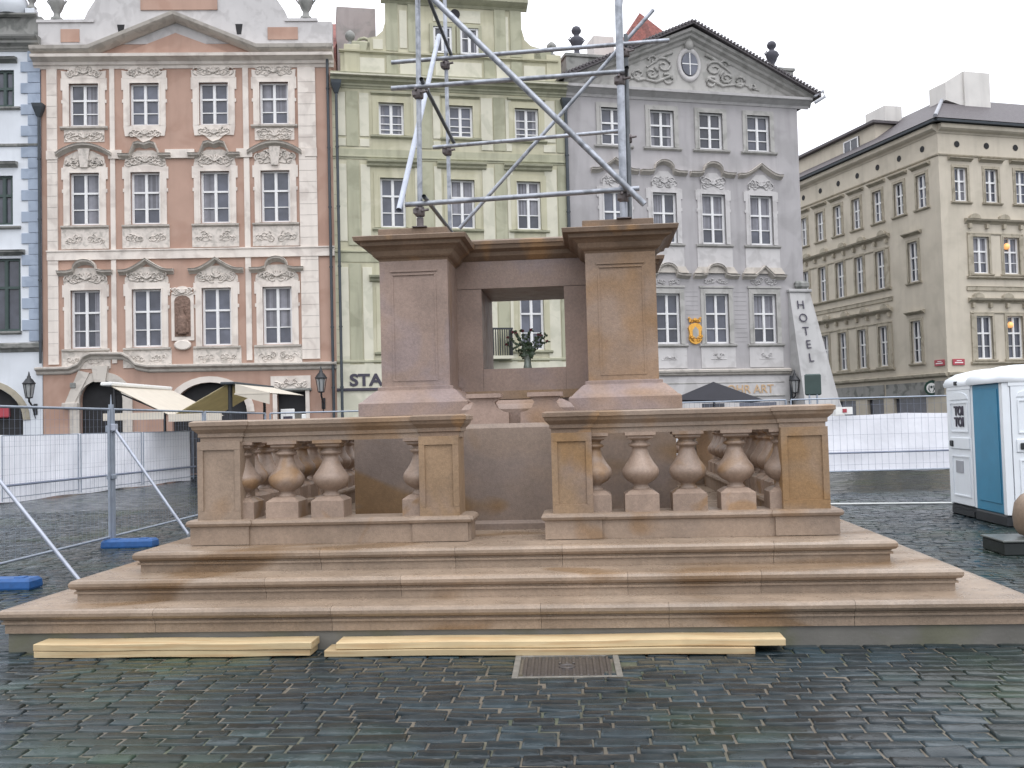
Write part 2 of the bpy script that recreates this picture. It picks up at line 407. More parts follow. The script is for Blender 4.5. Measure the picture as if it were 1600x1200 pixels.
# ------------------------------------------------------------------ ground
g = MB(); g.add([(-160,-60,-.011),(160,-60,-.011),(160,200,-.011),(-160,200,-.011)], [(0,1,2,3)])
o = g.build('ground', M['joint']); o['kind'] = 'structure'
g = MB()   # far paving, a sheet round the hand-laid setts
X0, X1, Y0, Y1 = -12.0, 10.0, 2.2, 20.0
for a, b, c, d in ((-160,160,Y1-1.2,200),(-160,160,-60,Y0),(-160,X0,Y0,Y1-1.2),(X1,160,Y0,Y1-1.2)):
    g.add([(a,c,-.0085),(b,c,-.0085),(b,d,-.0085),(a,d,-.0085)], [(0,1,2,3)])
o = g.build('square_paving', M['settfar']); o['kind'] = 'structure'
rn = random.Random(3)
g = MB(); y = Y0
PW = (-4.36, 2.95, 6.97)
while y < Y1:
    rh = rn.uniform(.108, .135)
    xa = max(X0, -.75*y-1.6); xb = min(X1, .62*y+1.6); x = xa-rn.random()*.2
    while x < xb:
        L = rn.uniform(.16, .31); skip = (x > PW[0]+.05 and x+L < PW[1]-.05 and y > PW[2]+.1 and y < 14.2)
        wv = .035*math.sin(x*.5+1)+.02*math.sin(x*1.7)+ .045*x
        yy = y+wv
        if -.56 < x+L/2 < .14 and 6.14 < yy+rh/2 < 6.76: skip = True
        if not skip:
            gp = rn.uniform(.004, .009); a, b, c, d = x+gp, x+L-gp*.4, yy+gp*.6, yy+rh-gp*.6
            zt = rn.uniform(-.004, .004); tx = rn.gauss(0, .020); ty = rn.gauss(0, .034); e = .007
            cx, cy = (a+b)/2, (c+d)/2
            def P(px, py, dz): return (px, py, zt+dz+(px-cx)*tx+(py-cy)*ty)
            v = []
            for q, dz in ((0,-.04),(.002,-.010),(e,-.002),(e*2.4,0)):
                for px, py in ((a+q,c+q),(b-q,c+q),(b-q,d-q),(a+q,d-q)): v.append(P(px+rn.uniform(-.003,.003), py+rn.uniform(-.003,.003), dz))
            v.append(P(cx, cy, .002))
            f = []
            for i in range(3):
                for k in range(4): f.append((i*4+k, i*4+(k+1)%4, i*4+4+(k+1)%4, i*4+4+k))
            for k in range(4): f.append((12+k, 12+(k+1)%4, 16))
            t = rn.choice((.7,.85,1,1,1.1,1.25,1.7)); g.tint = t*rn.uniform(.85,1.15)
            g.add(v, f, True)
        x += L
    y += rh
o = g.build('cobblestones', M['sett']); o['kind'] = 'structure'

# ------------------------------------------------------------------ monument
CX, CY = -.705, 11.0
def sq(hx, ys, ye): return (CX-hx, CX+hx, ys, ye)
plat = empty('stepped_platform', 'three broad wet sandstone steps carrying the balustrade, on a grey concrete footing', 'steps', (CX, CY, 0))
def bm_(parent_root):      # meshes are written in world coordinates relative to the root's location
    return MB(Matrix.Translation(-parent_root.location))
def torus(zt, r, n=5, back=.0):     # half-round nosing, z from zt-2r to zt
    return [(back-r+r*math.cos(a), zt-r+r*math.sin(a)) for a in [math.pi*(-.5+i/n) for i in range(n+1)]]
rs = random.Random(11)
m = bm_(plat); m.ring(-4.36, 2.95, 6.97, 15.1, [(0,-.04),(.0,.136),(-.02,.136)])
m.build('foundation', M['concrete'], plat)
def cuts(n, jit=.3):
    return [sorted((i+rs.uniform(-jit,jit))/n for i in range(1, n)) for _ in range(4)]
def step(h, ys, ye, zb, zt, n):
    m = bm_(plat)
    fas = zt-.088
    prof = [(-.05, zb), (-.05, fas-.018), (-.032, fas-.018), (-.032, fas-.002), (-.045, fas+.002), (-.045, fas+.008)] + torus(zt, .037) + [(-.07, zt+.001)]
    x0, x1 = CX-h, CX+h
    m.ring(x0, x1, ys, ye, prof, cuts=cuts(n), rnd=rs)
    return m.build('step', M['step'], plat)
step(3.72, 6.90, 15.15, .138, .314, 6)
step(3.335, 7.22, 14.83, .305, .478, 5)
step(2.99, 7.565, 14.49, .470, .645, 5)

bal = empty('stone_balustrade', 'sandstone balustrade of bulbous balusters and panelled posts around the pedestal', 'balustrade', (CX, CY, .645))
YF, YB = 7.907, 14.15
XL, XR = -3.355, 1.945
BASE = [(-.012,.647),(-.012,.79)] + [(-.012+o+.03, z) for o, z in torus(.855,.030,4)] + [(-.03,.857)]
def seg_base(x0, x1, y0, y1, name='base_rail', mt='tan', grow=0, dz=0):
    m = bm_(bal); m.ring(x0, x1, y0, y1, [(o+grow, z+dz) for o, z in BASE]); return m.build(name, M[mt], bal)
CAP = [(-.07,1.497),(-.07,1.54),(-.055,1.545),(-.055,1.575),(-.02,1.61),(-.012,1.635),(0,1.64),(0,1.672),(-.03,1.685)]
def seg_cap(x0, x1, y0, y1, grow=0, mt='tan'):
    m = bm_(bal); m.ring(x0, x1, y0, y1, [(o+grow, z+(0.004 if grow else 0)) for o, z in CAP]); return m.build('cap_rail', M[mt], bal)
def frame_m(m, x0, x1, z0, z1, y, wd=.012, pr=.010):      # thin moulding outlining a panel on a front face
    for a, b, c, d in ((x0,x1,z1-wd,z1),(x0,x1,z0,z0+wd),(x0,x0+wd,z0+wd,z1-wd),(x1-wd,x1,z0+wd,z1-wd)):
        m.box(a, b, y-pr, y+.01, c, d)
def post(cx, cy, wx, mt, rib=True):
    m = bm_(bal); hx = wx/2
    m.ring(cx-hx, cx+hx, cy-.17, cy+.17, [(0,.85),(0,1.51)])
    x0, x1, yf = cx-hx, cx+hx, cy-.17
    for a, b, c, d in ((x0,x1,1.44,1.51),(x0,x1,.85,.93),(x0,x0+.05,.93,1.44),(x1-.05,x1,.93,1.44)):   # frame round a sunk panel
        m.box(a+.001, b-.001, yf-.016, yf+.01, c+.001, d-.001)
    return m.build('post', M[mt], bal)
# continuous base and cap rails (front in two runs with the opening between)
seg_base(XL, -.99, YF+.012, YF+.36); seg_base(-.40, XR, YF+.012, YF+.36)
seg_base(XL+.0, XL+.36, YF+.40, YB-.04); seg_base(XR-.36, XR, YF+.40, YB-.04); seg_base(XL, XR, YB, YB+.36)
seg_cap(XL+.03, -1.0, YF+.015, YF+.35); seg_cap(-.38, XR-.03, YF+.015, YF+.35)
seg_cap(XL+.03, XL+.37, YF+.40, YB-.04); seg_cap(XR-.37, XR-.03, YF+.40, YB-.04); seg_cap(XL+.03, XR-.03, YB, YB+.34)
for cx, wx, mt, m2 in ((-3.105,.37,'tan','tan'), (-1.25,.33,'ochre','capst'), (-.16,.33,'ochre','capst'), (1.695,.37,'ochre','tan')):
    post(cx, YF+.19, wx, mt)
    g_ = .022
    seg_base(cx-wx/2-.055, cx+wx/2+.055, YF+.012, YF+.37, 'post_plinth', 'tan', g_, .004)
    m = bm_(bal); m.ring(cx-wx/2-.05, cx+wx/2+.05, YF+.02, YF+.35, [(o+.018, z+.003) for o, z in CAP]); m.build('post_cap', M[m2], bal)
for cx in (-3.105, 1.695): post(cx, YB+.19, .37, 'tan')
# balusters
bprof = []
m0 = MB()
h0, hh = .855, .645
m0.ring(-.138,.138,-.138,.138, [(0,0),(0,.140),(-.045,.172),(-.07,.178)])
pr = [(.068,.176),(.070,.188),(.056,.202),(.052,.212),(.074,.228),(.108,.248),(.130,.272),(.142,.30),(.144,.325),(.138,.35),(.120,.375),(.103,.40),(.086,.43),(.072,.46),(.062,.495),(.058,.52),(.080,.527),(.088,.54),(.080,.553),(.060,.56),(.062,.575),(.085,.592)]
m0.lathe([(r_*1.05, z_) for r_, z_ in pr], n=48)
for i_, p_ in enumerate(m0.v[12+4:]):      # gadroons under the belly
    if .22 < p_.z < .30:
        a_ = math.atan2(p_.y, p_.x); k_ = 1-.045*(1+math.cos(16*a_))*math.sin((p_.z-.22)/.08*math.pi)
        p_.x *= k_; p_.y *= k_
m0.ring(-.085,.085,-.085,.085, [(0,.585),(.018,.597),(.018,.612),(.04,.620),(.04,.646)])
b0 = m0.build('baluster', M['balus'], bal, (0, 0, .21))
first = True
def baluster(x, y):
    global first
    loc = (x-CX, y-CY, h0-.645)
    if first: b0.location = loc; first = False; return
    c = b0.copy(); COL.objects.link(c); c.location = loc
YBF = YF+.19
for x in (-2.965,-2.585,-2.20,-1.43, .015,.40,.785,1.17,1.555): baluster(x, YBF)
yy = YF+.56
while yy < YB-.1:
    for x in (XL+.185, XR-.185): baluster(x, yy)
    yy += .40
for k in range(11): baluster(-2.75+k*.41, YB+.18)

ped = empty('stone_pedestal', 'tall mauve sandstone pedestal with four corner piers and a square opening through it', 'pedestal', (CX, CY, .645))
m = bm_(ped)
m.ring(-2.20, .79, 8.78, 13.3, [(.05,.646),(.05,.70),(.01,.725)]); m.build('plinth', M['greyst'], ped)
m = bm_(ped)
m.ring(-2.17, .76, 8.80, 13.28, [(0,.72),(0,1.56),(-.02,1.60)]); m.build('base_block', M['greyst'], ped)
m = bm_(ped)
m.ring(-1.26, -.15, 9.45, 12.6, [(.0,1.598),(0,1.74),(-.04,1.79),(-.12,1.83)]); m.build('sloped_course', M['mauve'], ped)
for cx in (-1.00, -.42):
    m = bm_(ped); a = .235
    pts = [(cx-a,1.60),(cx+a,1.60),(cx+a,1.70),(cx+.17,1.715),(cx+.125,1.75),(cx+.10,1.80),(cx+.15,1.845),(cx+.15,1.862),(cx-.15,1.862),(cx-.15,1.845),(cx-.10,1.80),(cx-.125,1.75),(cx-.17,1.715),(cx-a,1.70)]
    m.prism(pts, 9.14, 9.32); m.box(cx-.165, cx+.165, 9.10, 9.33, 1.845, 1.885); m.build('stone_lug', M['mauve'], ped)
# piers
CP = [(0,0),(.012,.02),(.04,.035),(.055,.05),(.075,.095),(.115,.125),(.155,.14),(.165,.175),(.215,.185),(.225,.225),(.20,.235),(.0,.245)]
def pier(cx, y0, mt):
    x0, x1, y1 = cx-.35, cx+.35, y0+.70
    m = bm_(ped)
    m.ring(x0, x1, y0, y1, [(0,1.99),(0,3.30)])
    # raised moulding of the panel on the front and the flanks
    for a, b, c, d in ((x0+.11,x1-.11,3.17,3.19),(x0+.14,x1-.14,3.135,3.15)): m.box(a, b, y0-.016, y0+.01, c, d)
    for a, b, c, d in ((x0+.12,x0+.14,2.08,3.135),(x1-.14,x1-.12,2.08,3.135),(x0+.12,x1-.12,2.055,2.08)): m.box(a, b, y0-.006, y0+.01, c, d)
    p = m.build('pier', M[mt], ped)
    m = bm_(ped); m.ring(x0, x1, y0, y1, [(o, 3.285+z) for o, z in CP])
    m.bbox(x0-.02, x1+.0, y0+.06, y1-.02, 3.53, 3.635, .008)
    c = m.build('cap', M['capst'] if mt == 'mauve' else M['capst'], p)
    m = bm_(ped); m.ring(x0, x1, y0, y1, [(.20,1.705),(.20,1.83),(.185,1.845),(.17,1.85),(.12,1.90),(.06,1.955),(.035,1.965),(.035,1.995),(.0,2.005)])
    b = m.build('base', M['mauve'], p)
    m = bm_(ped); m.ring(x0-.14, x1+.14, y0-.14, y1+.14, [(0,1.56),(0,1.71)]); m.build('footing', M['mauve'], p)
for cx, y0, mt in ((-1.755,9.75,'mauve'), (.345,9.75,'ochre2'), (-1.755,11.58,'mauve'), (.345,11.58,'ochre2')):
    if mt == 'ochre2' and 'ochre2' not in M:
        M['ochre2'] = mat('orange_mauve_sandstone', (.26,.185,.135), .45, .12, 4, .6, 90, c2=(.265,.17,.10), c2s=1.4, c2t=(.40,.55), c3=(.25,.145,.065), c3s=.9, c3t=(.52,.66), rvar=.1)
    pier(cx, y0, mt)
# core with its opening
ya, yb = 10.43, 11.58
ox0, ox1, oz0, oz1 = -1.135, -.245, 2.19, 3.065
m = bm_(ped)
m.tint = .93; m.box(-1.70, ox0-.002, ya, yb, 1.80, 3.06); m.tint = 1.0; m.box(ox1+.002, .30, ya, yb, 1.80, 3.06)
build_each(m, 'jamb', M['mauve'], ped)
m = bm_(ped); m.box(ox0, ox1, ya+.004, yb-.004, 1.80, oz0); m.build('sill', M['mauve'], ped)
m = bm_(ped); m.ring(-1.70, .30, ya-.003, yb+.003, [(0,oz1),(0,3.36)]); m.build('lintel', M['mauve'], ped)
m = bm_(ped); m.ring(-1.70, .30, ya, yb, [(.0,3.362),(.02,3.38),(.05,3.41),(.06,3.45),(.11,3.48),(.12,3.52),(.135,3.525),(.135,3.56),(0,3.60)]); m.build('core_cornice', M['capst'], ped)
m = bm_(ped); m.box(-1.64, .24, ya-.05, ya-.004, 1.86, 1.95); m.build('ledge', M['ochre'], ped)

# ------------------------------------------------------------------ scaffold
sc = empty('scaffold_frame', 'galvanised tube and coupler scaffold with diagonal braces standing on the pedestal piers', 'scaffold', (-.6, 10.85, 3.63))
def tube(name, a, b, r=.0245, mt='galv', bend=0):
    m = bm_(sc); a = Vector(a); b = Vector(b); n = 6
    pts = [a.lerp(b, i/n)+Vector((0,0,-bend*math.sin(math.pi*i/n))) for i in range(n+1)]
    d = (b-a).normalized()
    m.tube(pts, r, 10, caps=False)
    for p, s_ in ((a, 1), (b, -1)):          # hollow ends
        m.tube([p+d*s_*.002, p+d*s_*.05], r*.82, 10, caps=False)
    m.tube([a+d*.04, a+d*.05], r*.8, 10); m.tube([b-d*.05, b-d*.04], r*.8, 10)
    return m.build(name, M[mt], sc)
ZD, ZC, ZA = 3.90, 5.09, 6.18
tube('standard', (-1.69,9.85,3.64), (-1.645,9.85,7.6), .027)
tube('standard', (-1.67,11.9,3.64), (-1.665,11.9,7.8))
tube('standard', (.40,9.85,3.64), (.425,9.85,7.6), .040, 'galv')
tube('standard', (.455,9.93,3.64), (.47,9.93,5.15), .022, 'galvd')
tube('standard', (.557,11.9,3.64), (.575,11.9,6.36), .027, 'galvd')
tube('ledger', (-1.83,9.79,3.872), (.56,9.79,3.932), .026)
tube('ledger', (-1.95,9.79,5.09), (.455,9.79,5.135), .024)
tube('ledger', (-1.85,11.84,5.05), (.46,11.84,5.14), .024)
tube('ledger', (-2.35,11.84,6.15), (1.10,11.84,6.23), .026)
tube('ledger', (-1.95,9.79,6.20), (.455,9.79,6.24), .024)
tube('brace', (-1.62,9.74,6.13), (.605,9.74,3.755), .032)
tube('brace', (-1.56,11.98,4.05), (.93,11.98,6.68), .024)
tube('brace', (-1.872,9.66,3.79), (-1.765,12.0,6.52), .030, 'galvl')
for x, z in ((-1.62,5.14),(-1.62,6.24),(.47,5.14),(.47,6.24),(-1.62,3.93)):
    tube('transom', (x,9.7,z), (x+.01,12.05,z+.01), .022, 'galvd')
for x, y, z in ((-1.685,9.83,3.80),(-1.67,9.83,5.03),(-1.67,11.88,5.0),(-1.668,11.88,6.09),(.41,9.84,5.06),(.405,9.84,3.86),(.565,11.88,5.05),(.57,11.88,6.12),(-1.66,9.83,6.14),(.42,9.84,6.16)):
    m = bm_(sc)
    m.lathe([(.038,z-.05),(.048,z-.045),(.05,z),(.053,z+.025),(.042,z+.05)], x, y, 10)
    m.bbox(x-.065, x-.02, y-.045, y+.04, z-.03, z+.035, .010); m.tube([(x+.03,y-.05,z),(x+.10,y-.055,z+.01)], .014, 6)
    m.tube([(x-.02,y-.09,z+.03),(x-.02,y+.06,z+.03)], .013, 6)
    m.build('coupler', M['coupler'], sc)
for x, y in ((-1.69,9.85),(-1.67,11.9),(.40,9.85),(.557,11.9)):
    m = bm_(sc); m.box(x-.075, x+.075, y-.075, y+.075, 3.636, 3.645); m.tube([(x,y,3.64),(x,y,3.74)], .036, 8); m.build('base_plate', M['coupler'], sc)

# ------------------------------------------------------------------ rose in a glass vase in the opening
VX, VY, VZ = -.675, 10.75, 2.192
vs = empty('rose_vase', 'dark leafy roses in a small glass vase in the pedestal opening', 'vase', (VX, VY, VZ))
m = MB(); m.lathe([(.045,0),(.05,.01),(.042,.05),(.036,.10),(.045,.15),(.05,.155),(.045,.15),(.03,.10)], n=14); m.build('glass_vase', M['vglass'], vs)
rv = random.Random(8)
ms, ml, mp_ = MB(), MB(), MB()
def leafm(m, p, d, L, W):
    d = d.normalized(); sd = d.cross(Vector((rv.uniform(-.4,.4), -1, rv.uniform(-.3,.3)))).normalized(); nn = sd.cross(d)
    pts = [p, p+d*L*.35+sd*W+nn*W*.2, p+d*L*.75+sd*W*.7-nn*W*.2, p+d*L-nn*W*.6, p+d*L*.75-sd*W*.7-nn*W*.2, p+d*L*.35-sd*W+nn*W*.2, p+d*L*.5+nn*W*.5]
    m.add(pts, [(0,1,6),(1,2,6),(2,3,6),(3,4,6),(4,5,6),(5,0,6)], True)
for i in range(11):
    a = -1.25+2.5*i/10+rv.uniform(-.12,.12)
    tip = Vector((math.sin(a)*.24, rv.uniform(-.07,.07), .22+math.cos(a*.9)*rv.uniform(.17,.25)))
    p0 = Vector((rv.uniform(-.02,.02), rv.uniform(-.02,.02), .03)); mid = p0.lerp(tip, .55)+Vector((-tip.x*.25, 0, .05))
    pts = [p0.lerp(mid, t).lerp(mid.lerp(tip, t), t) for t in [k/7 for k in range(8)]]
    ms.tube(pts, .0038, 5)
    for q in range(2, 8):
        for rr in range(3):
            d = Vector((rv.uniform(-1,1), rv.uniform(-.6,.6), rv.uniform(-.6,.8)))
            leafm(ml, pts[q], d, rv.uniform(.025,.05), rv.uniform(.009,.016))
    if i % 2 == 0 or rv.random() < .4:
        c = pts[-1]
        for q in range(12):
            d = Vector((rv.uniform(-1,1), rv.uniform(-1,1), rv.uniform(-.2,1))).normalized()
            leafm(mp_, c-d*.004, d, .024, .014)
for dx, L in ((.055,.10),(.085,.085),(-.04,.07)):      # big leaves over the rim
    leafm(ml, Vector((0,-.02,.17)), Vector((dx*9, -.2, -.05+dx)), L, .03)
    leafm(ml, Vector((.01,-.02,.19)), Vector((dx*6, -.3, -.55)), L, .026)
for q in range(26): leafm(ml, Vector((rv.uniform(-.04,.04), rv.uniform(-.04,.03), rv.uniform(.16,.27))), Vector((rv.uniform(-1,1), rv.uniform(-.6,.6), rv.uniform(-.5,1))), .05, .019)
ms.build('stems', M['stem'], vs); ml.build('leaves', M['leaf'], vs); mp_.build('petals', M['petal'], vs)

# ------------------------------------------------------------------ planks in front of the steps
def plank(x0, x1, y0, y1, z0, z1, label, rz=0, tint=1):
    cx, cy = (x0+x1)/2, (y0+y1)/2
    m = MB(); m.tint = tint; hl, hw = (x1-x0)/2, (y1-y0)/2
    n = 14; rr = random.Random(int((x0+9)*100+z0*1000)); prev = None
    v = []; f = []
    for i in range(n+1):
        x = -hl+2*hl*i/n; wz = .0025*math.sin(i*.9+x0)+rr.uniform(-.0006,.0006); wy = .002*math.sin(i*.6+z0*40)
        for yy_, zz in ((-hw,.003),(-hw+.003,0),(hw-.003,0),(hw,.003),(hw,z1-z0-.003),(hw-.003,z1-z0),(-hw+.003,z1-z0),(-hw,z1-z0-.003)):
            v.append((x, yy_+wy, zz+wz))
    for i in range(n):
        for k in range(8): a = i*8+k; b = i*8+(k+1)%8; f.append((a, b, b+8, a+8)[::-1])
    m.add(v, f); m.add(v[:8], [tuple(range(8))]); m.add(v[-8:], [tuple(range(8))[::-1]])
    for v_ in (0,): pass
    o = m.build('wooden_plank', M['wood'], None, (cx, cy, z0), (0, 0, rz)); tag(o, label, 'plank', 'pine planks lying in front of the steps'); return o
plank(-4.03, -2.01, 6.745, 6.945, .005, .050, 'short pine plank on the cobbles at left, underneath another plank', .002, .92)
plank(-4.035, -1.995, 6.740, 6.948, .053, .100, 'short pine plank at left, on top of its pair', -.003)
plank(-1.90, 1.06, 6.720, 6.925, .005, .048, 'long pine plank on the cobbles at centre, under another plank', -.004, .88)
plank(-1.82, 1.27, 6.745, 6.955, .052, .098, 'long pine plank laid on top of the pair at centre', .004)

# manhole
mh = empty('manhole_cover', 'rectangular cast iron ribbed manhole cover set in the cobbles', 'manhole cover', (-.20, 6.44, 0), .03)
m = MB()
for a, b, c, d in ((-.35,-.31,-.29,.29),(.31,.35,-.29,.29),(-.31,.31,-.29,-.262),(-.31,.31,.262,.29)): m.bbox(a,b,c,d,-.05,.006,.003)
m.build('frame', M['castl'], mh)
m = MB(); m.box(-.29,.29,-.25,.25,-.05,-.006)
for k in range(13):
    x = -.27+k*.045
    if k in (5,6,7): m.bbox(x-.009,x+.009,-.24,-.07,-.006,.006,.003); m.bbox(x-.009,x+.009,.07,.24,-.006,.006,.003)
    else: m.bbox(x-.009,x+.009,-.24,.24,-.006,.006,.003)
m.lathe([(.055,-.006),(.055,.005),(.045,.006),(.04,-.002)], 0, 0, 14); m.build('ribbed_lid', M['cast'], mh)

# ------------------------------------------------------------------ fences
def fence_panel(x0, y0, x1, y1, label, h=1.95, step=.11, name='mesh_fence', wire=.0010, sag=0, zb=.14, tr=.021):
    a = Vector((x0,y0,0)); b = Vector((x1,y1,0)); L = (b-a).length; rz = math.atan2(y1-y0, x1-x0)
    r = empty(name, label, 'fence', a, rz, 'wire mesh fence panels')
    m = MB()
    for x in (.03, L-.03): m.tube([(x,0,.06),(x,0,h)], tr, 8)
    for z in (zb, h): m.tube([(.03,0,z),(L-.03,0,z)], tr*.8, 8)
    m.build('tube_frame', M['fence'], r)
    m = MB(); x = .03+step
    while x < L-.04: m.box(x-wire, x+wire, -wire, wire, zb, h); x += step
    for z in (.5,.82,1.15,1.48,1.8): m.box(.03, L-.03, -wire-.003, wire-.003, z-wire, z+wire)
    m.build('wire_mesh', M['wire'], r)
    return r
fence_panel(-6.80, 9.9, -6.83, 13.36, 'wire mesh fence panel left of the steps, nearest the camera, at the left edge')
fence_panel(-6.83, 13.44, -6.90, 16.9, 'wire mesh fence panel left of the steps, behind the tall clamp post')
fence_panel(-6.90, 16.95, -6.95, 20.4, 'farthest wire mesh fence panel of the run left of the steps')
fence_panel(-6.9, 20.45, -3.2, 20.85, 'wire mesh fence panel behind the left half of the balustrade')
fence_panel(-3.15, 20.86, .55, 21.25, 'wire mesh fence panel directly behind the pedestal')
fence_panel(.60, 21.26, 4.3, 21.65, 'wire mesh fence panel behind the right balusters, backed by white sheet', zb=.36, wire=.002)
fence_panel(4.35, 21.66, 8.05, 22.0, 'wire mesh fence panel between the balustrade and the toilets, backed by white sheet', step=.15, zb=.36, wire=.002)
# clamp post
m = MB(); m.tube([(0,0,.0),(0,0,2.02)], .036, 10); m.tube([(0,0,2.02),(0,0,2.16)], .012, 6, r1=.003)
m.bbox(-.06,.05,-.05,.05,1.62,1.72,.01); m.bbox(-.05,.05,-.05,.05,.95,1.02,.01)
tag(m.build('clamp_post', M['fence'], None, (-6.83, 13.4, 0)), 'tall grey steel post with a spike joining the left fence panels', 'post')
def brace(x, y, x2, y2, label):
    m = MB(); m.tube([(0,0,1.70),(x2-x,y2-y,.03)], .022, 8); m.bbox(-.04,.05,-.04,.04,1.64,1.74,.008); m.bbox(x2-x-.06,x2-x+.06,y2-y-.04,y2-y+.04,.0,.035,.006)
    tag(m.build('steel_brace', M['galvl'], None, (x,y,0)), label, 'brace', 'slanting fence braces')
brace(-6.79, 13.38, -5.62, 13.38, 'slanting steel brace running down from the tall fence post')
brace(-6.77, 9.93, -5.40, 9.93, 'slanting steel brace crossing the lower left corner to the steps')
def foot(x, y, rz, label):
    m = MB(); m.ring(-.34,.34,-.10,.10,[(.02,0),(.025,.02),(.02,.085),(-.005,.115)])
    for k in (-1,1): m.bbox(k*.2-.05,k*.2+.05,-.05,.05,.11,.125,.004)
    tag(m.build('ballast_block', M['bluefoot'], None, (x,y,0), (0,0,rz)), label, 'fence foot', 'blue fence feet')
foot(-6.52, 13.30, .06, 'blue plastic ballast block at the foot of the tall fence post')
foot(-6.22, 9.85, .0, 'blue plastic ballast block cut by the left edge of the view')
# white sheets
def sheet(x0, y0, x1, y1, z0, z1, label, off=.06, seed=1, sagz=.03):
    a = Vector((x0,y0,0)); b = Vector((x1,y1,0)); L = (b-a).length; rz = math.atan2(y1-y0, x1-x0); rr = random.Random(seed)
    nx, nz = int(L*10), 14; m = MB(); v = []; f = []
    ph = [rr.uniform(0,6.3) for _ in range(6)]
    for side in (0,1):
        for i in range(nx+1):
            for j in range(nz+1):
                x = L*i/nx; t = j/nz; z = z0+(z1-z0)*t - (sagz*abs(math.sin(x*1.1+ph[0]))*(t))+.02*math.sin(x*2.3+ph[1])*(1-t)
                d = .035*math.sin(x*1.9+t*2.4+ph[2])+.022*math.sin(x*5.1-t*5+ph[3])+.010*math.sin(x*13+ph[4]+t*3)
                v.append((x, off+.45*d*(.4+.6*math.sin(t*3.14))+side*.003, z))
    n1 = (nx+1)*(nz+1)
    for s_ in (0,1):
        for i in range(nx):
            for j in range(nz):
                p = s_*n1+i*(nz+1)+j; q = (p, p+nz+1, p+nz+2, p+1)
                f.append(q if s_ == 0 else q[::-1])
    m.add(v, f, True)
    return tag(m.build('tarpaulin', M['sheet'], None, (x0,y0,0), (0,0,rz)), label, 'tarpaulin', 'white tarpaulins on the fences')
sheet(1.9, 21.40, 8.0, 21.99, .35, 1.60, 'white tarpaulin on the fence between the balustrade and the toilets', .09, 5)
for k in range(3):
    t0, t1 = k/3, (k+1)/3-.004
    lab = ('wire fence panel in front of the long white tarpaulin at left, nearest of three', 'middle wire fence panel of the three along the left white tarpaulin', 'wire fence panel at the far right end of the left white tarpaulin')[k]
    fence_panel(-13.92+.93*t0, 22.0+9*t0, -13.92+.93*t1, 22.0+9*t1, lab, 1.62, .085, 'mesh_fence', .0012, tr=.014)
m = MB(); m.tube([(0,0,.43),(.93,9,.46)], .03, 8); tag(m.build('steel_rail', M['wire'], None, (-13.88,22,0)), 'long dark rail along the lower part of the left white tarpaulin', 'rail')
sheet(-13.98, 22.0, -13.05, 31.0, .02, 1.64, 'long white tarpaulin on the fence at left, below the cafe awnings', -.08+.16, 9)
m = MB(); m.tube([(0,0,.76),(3.7,.34,.76)], .02, 8); tag(m.build('steel_rail', M['wire'], None, (4.36,21.6,0)), 'dark rail across the white tarpaulin right of the balustrade', 'rail')
m = MB(); m.tube([(0,0,.02),(3.0,-.35,.02)], .017, 8); tag(m.build('plastic_pipe', M['pipew'], None, (3.5,17.75,0)), 'thin pale pipe lying on the cobbles right of the steps', 'pipe')
m = MB(); m.box(0,.37,0,.02,1.60,1.76); m.tint=1
sg = empty('small_sign', 'small white sign with a red mark on the fence beside the balustrade', 'sign', (5.30,21.55,0), .09)
m.build('plate', M['whitesign'], sg); m = MB(); m.box(.15,.24,-.012,-.002,1.64,1.72); m.build('mark', M['redsign'], sg)

# sack by the corner post
m = MB(); m.lathe([(.05,0),(.14,.02),(.17,.10),(.15,.24),(.10,.36),(.04,.42),(.02,.44)], n=12)
for i, p in enumerate(m.v): m.v[i] = p+Vector((.02*math.sin(i*2.1), .02*math.sin(i*1.3), 0))
tag(m.build('rubbish_sack', M['sack'], None, (-4.93, 11.85, 0)), 'black plastic sack behind the left corner of the balustrade', 'sack')

# ------------------------------------------------------------------ text helper
def text(s, size, mt, name, parent, loc, rot=(R(90),0,0), ext=.006, sx=1, bold=0):
    cu = bpy.data.curves.new('t', 'FONT'); cu.body = s; cu.size = size; cu.extrude = ext; cu.align_x = 'CENTER'; cu.align_y = 'CENTER'; cu.offset = bold
    cu.resolution_u = 4
    to = bpy.data.objects.new('t', cu); COL.objects.link(to); bpy.context.view_layer.update()
    me = bpy.data.meshes.new_from_object(to.evaluated_get(bpy.context.evaluated_depsgraph_get()))
    bpy.data.objects.remove(to); me.materials.clear(); me.materials.append(mt)
    ca = me.color_attributes.new('tint', 'FLOAT_COLOR', 'CORNER'); ca.data.foreach_set('color', [1.0]*(4*len(ca.data)))
    o = bpy.data.objects.new(name, me); COL.objects.link(o); o.parent = parent; o.location = loc; o.rotation_euler = rot; o.scale = (sx,1,1)
    return o

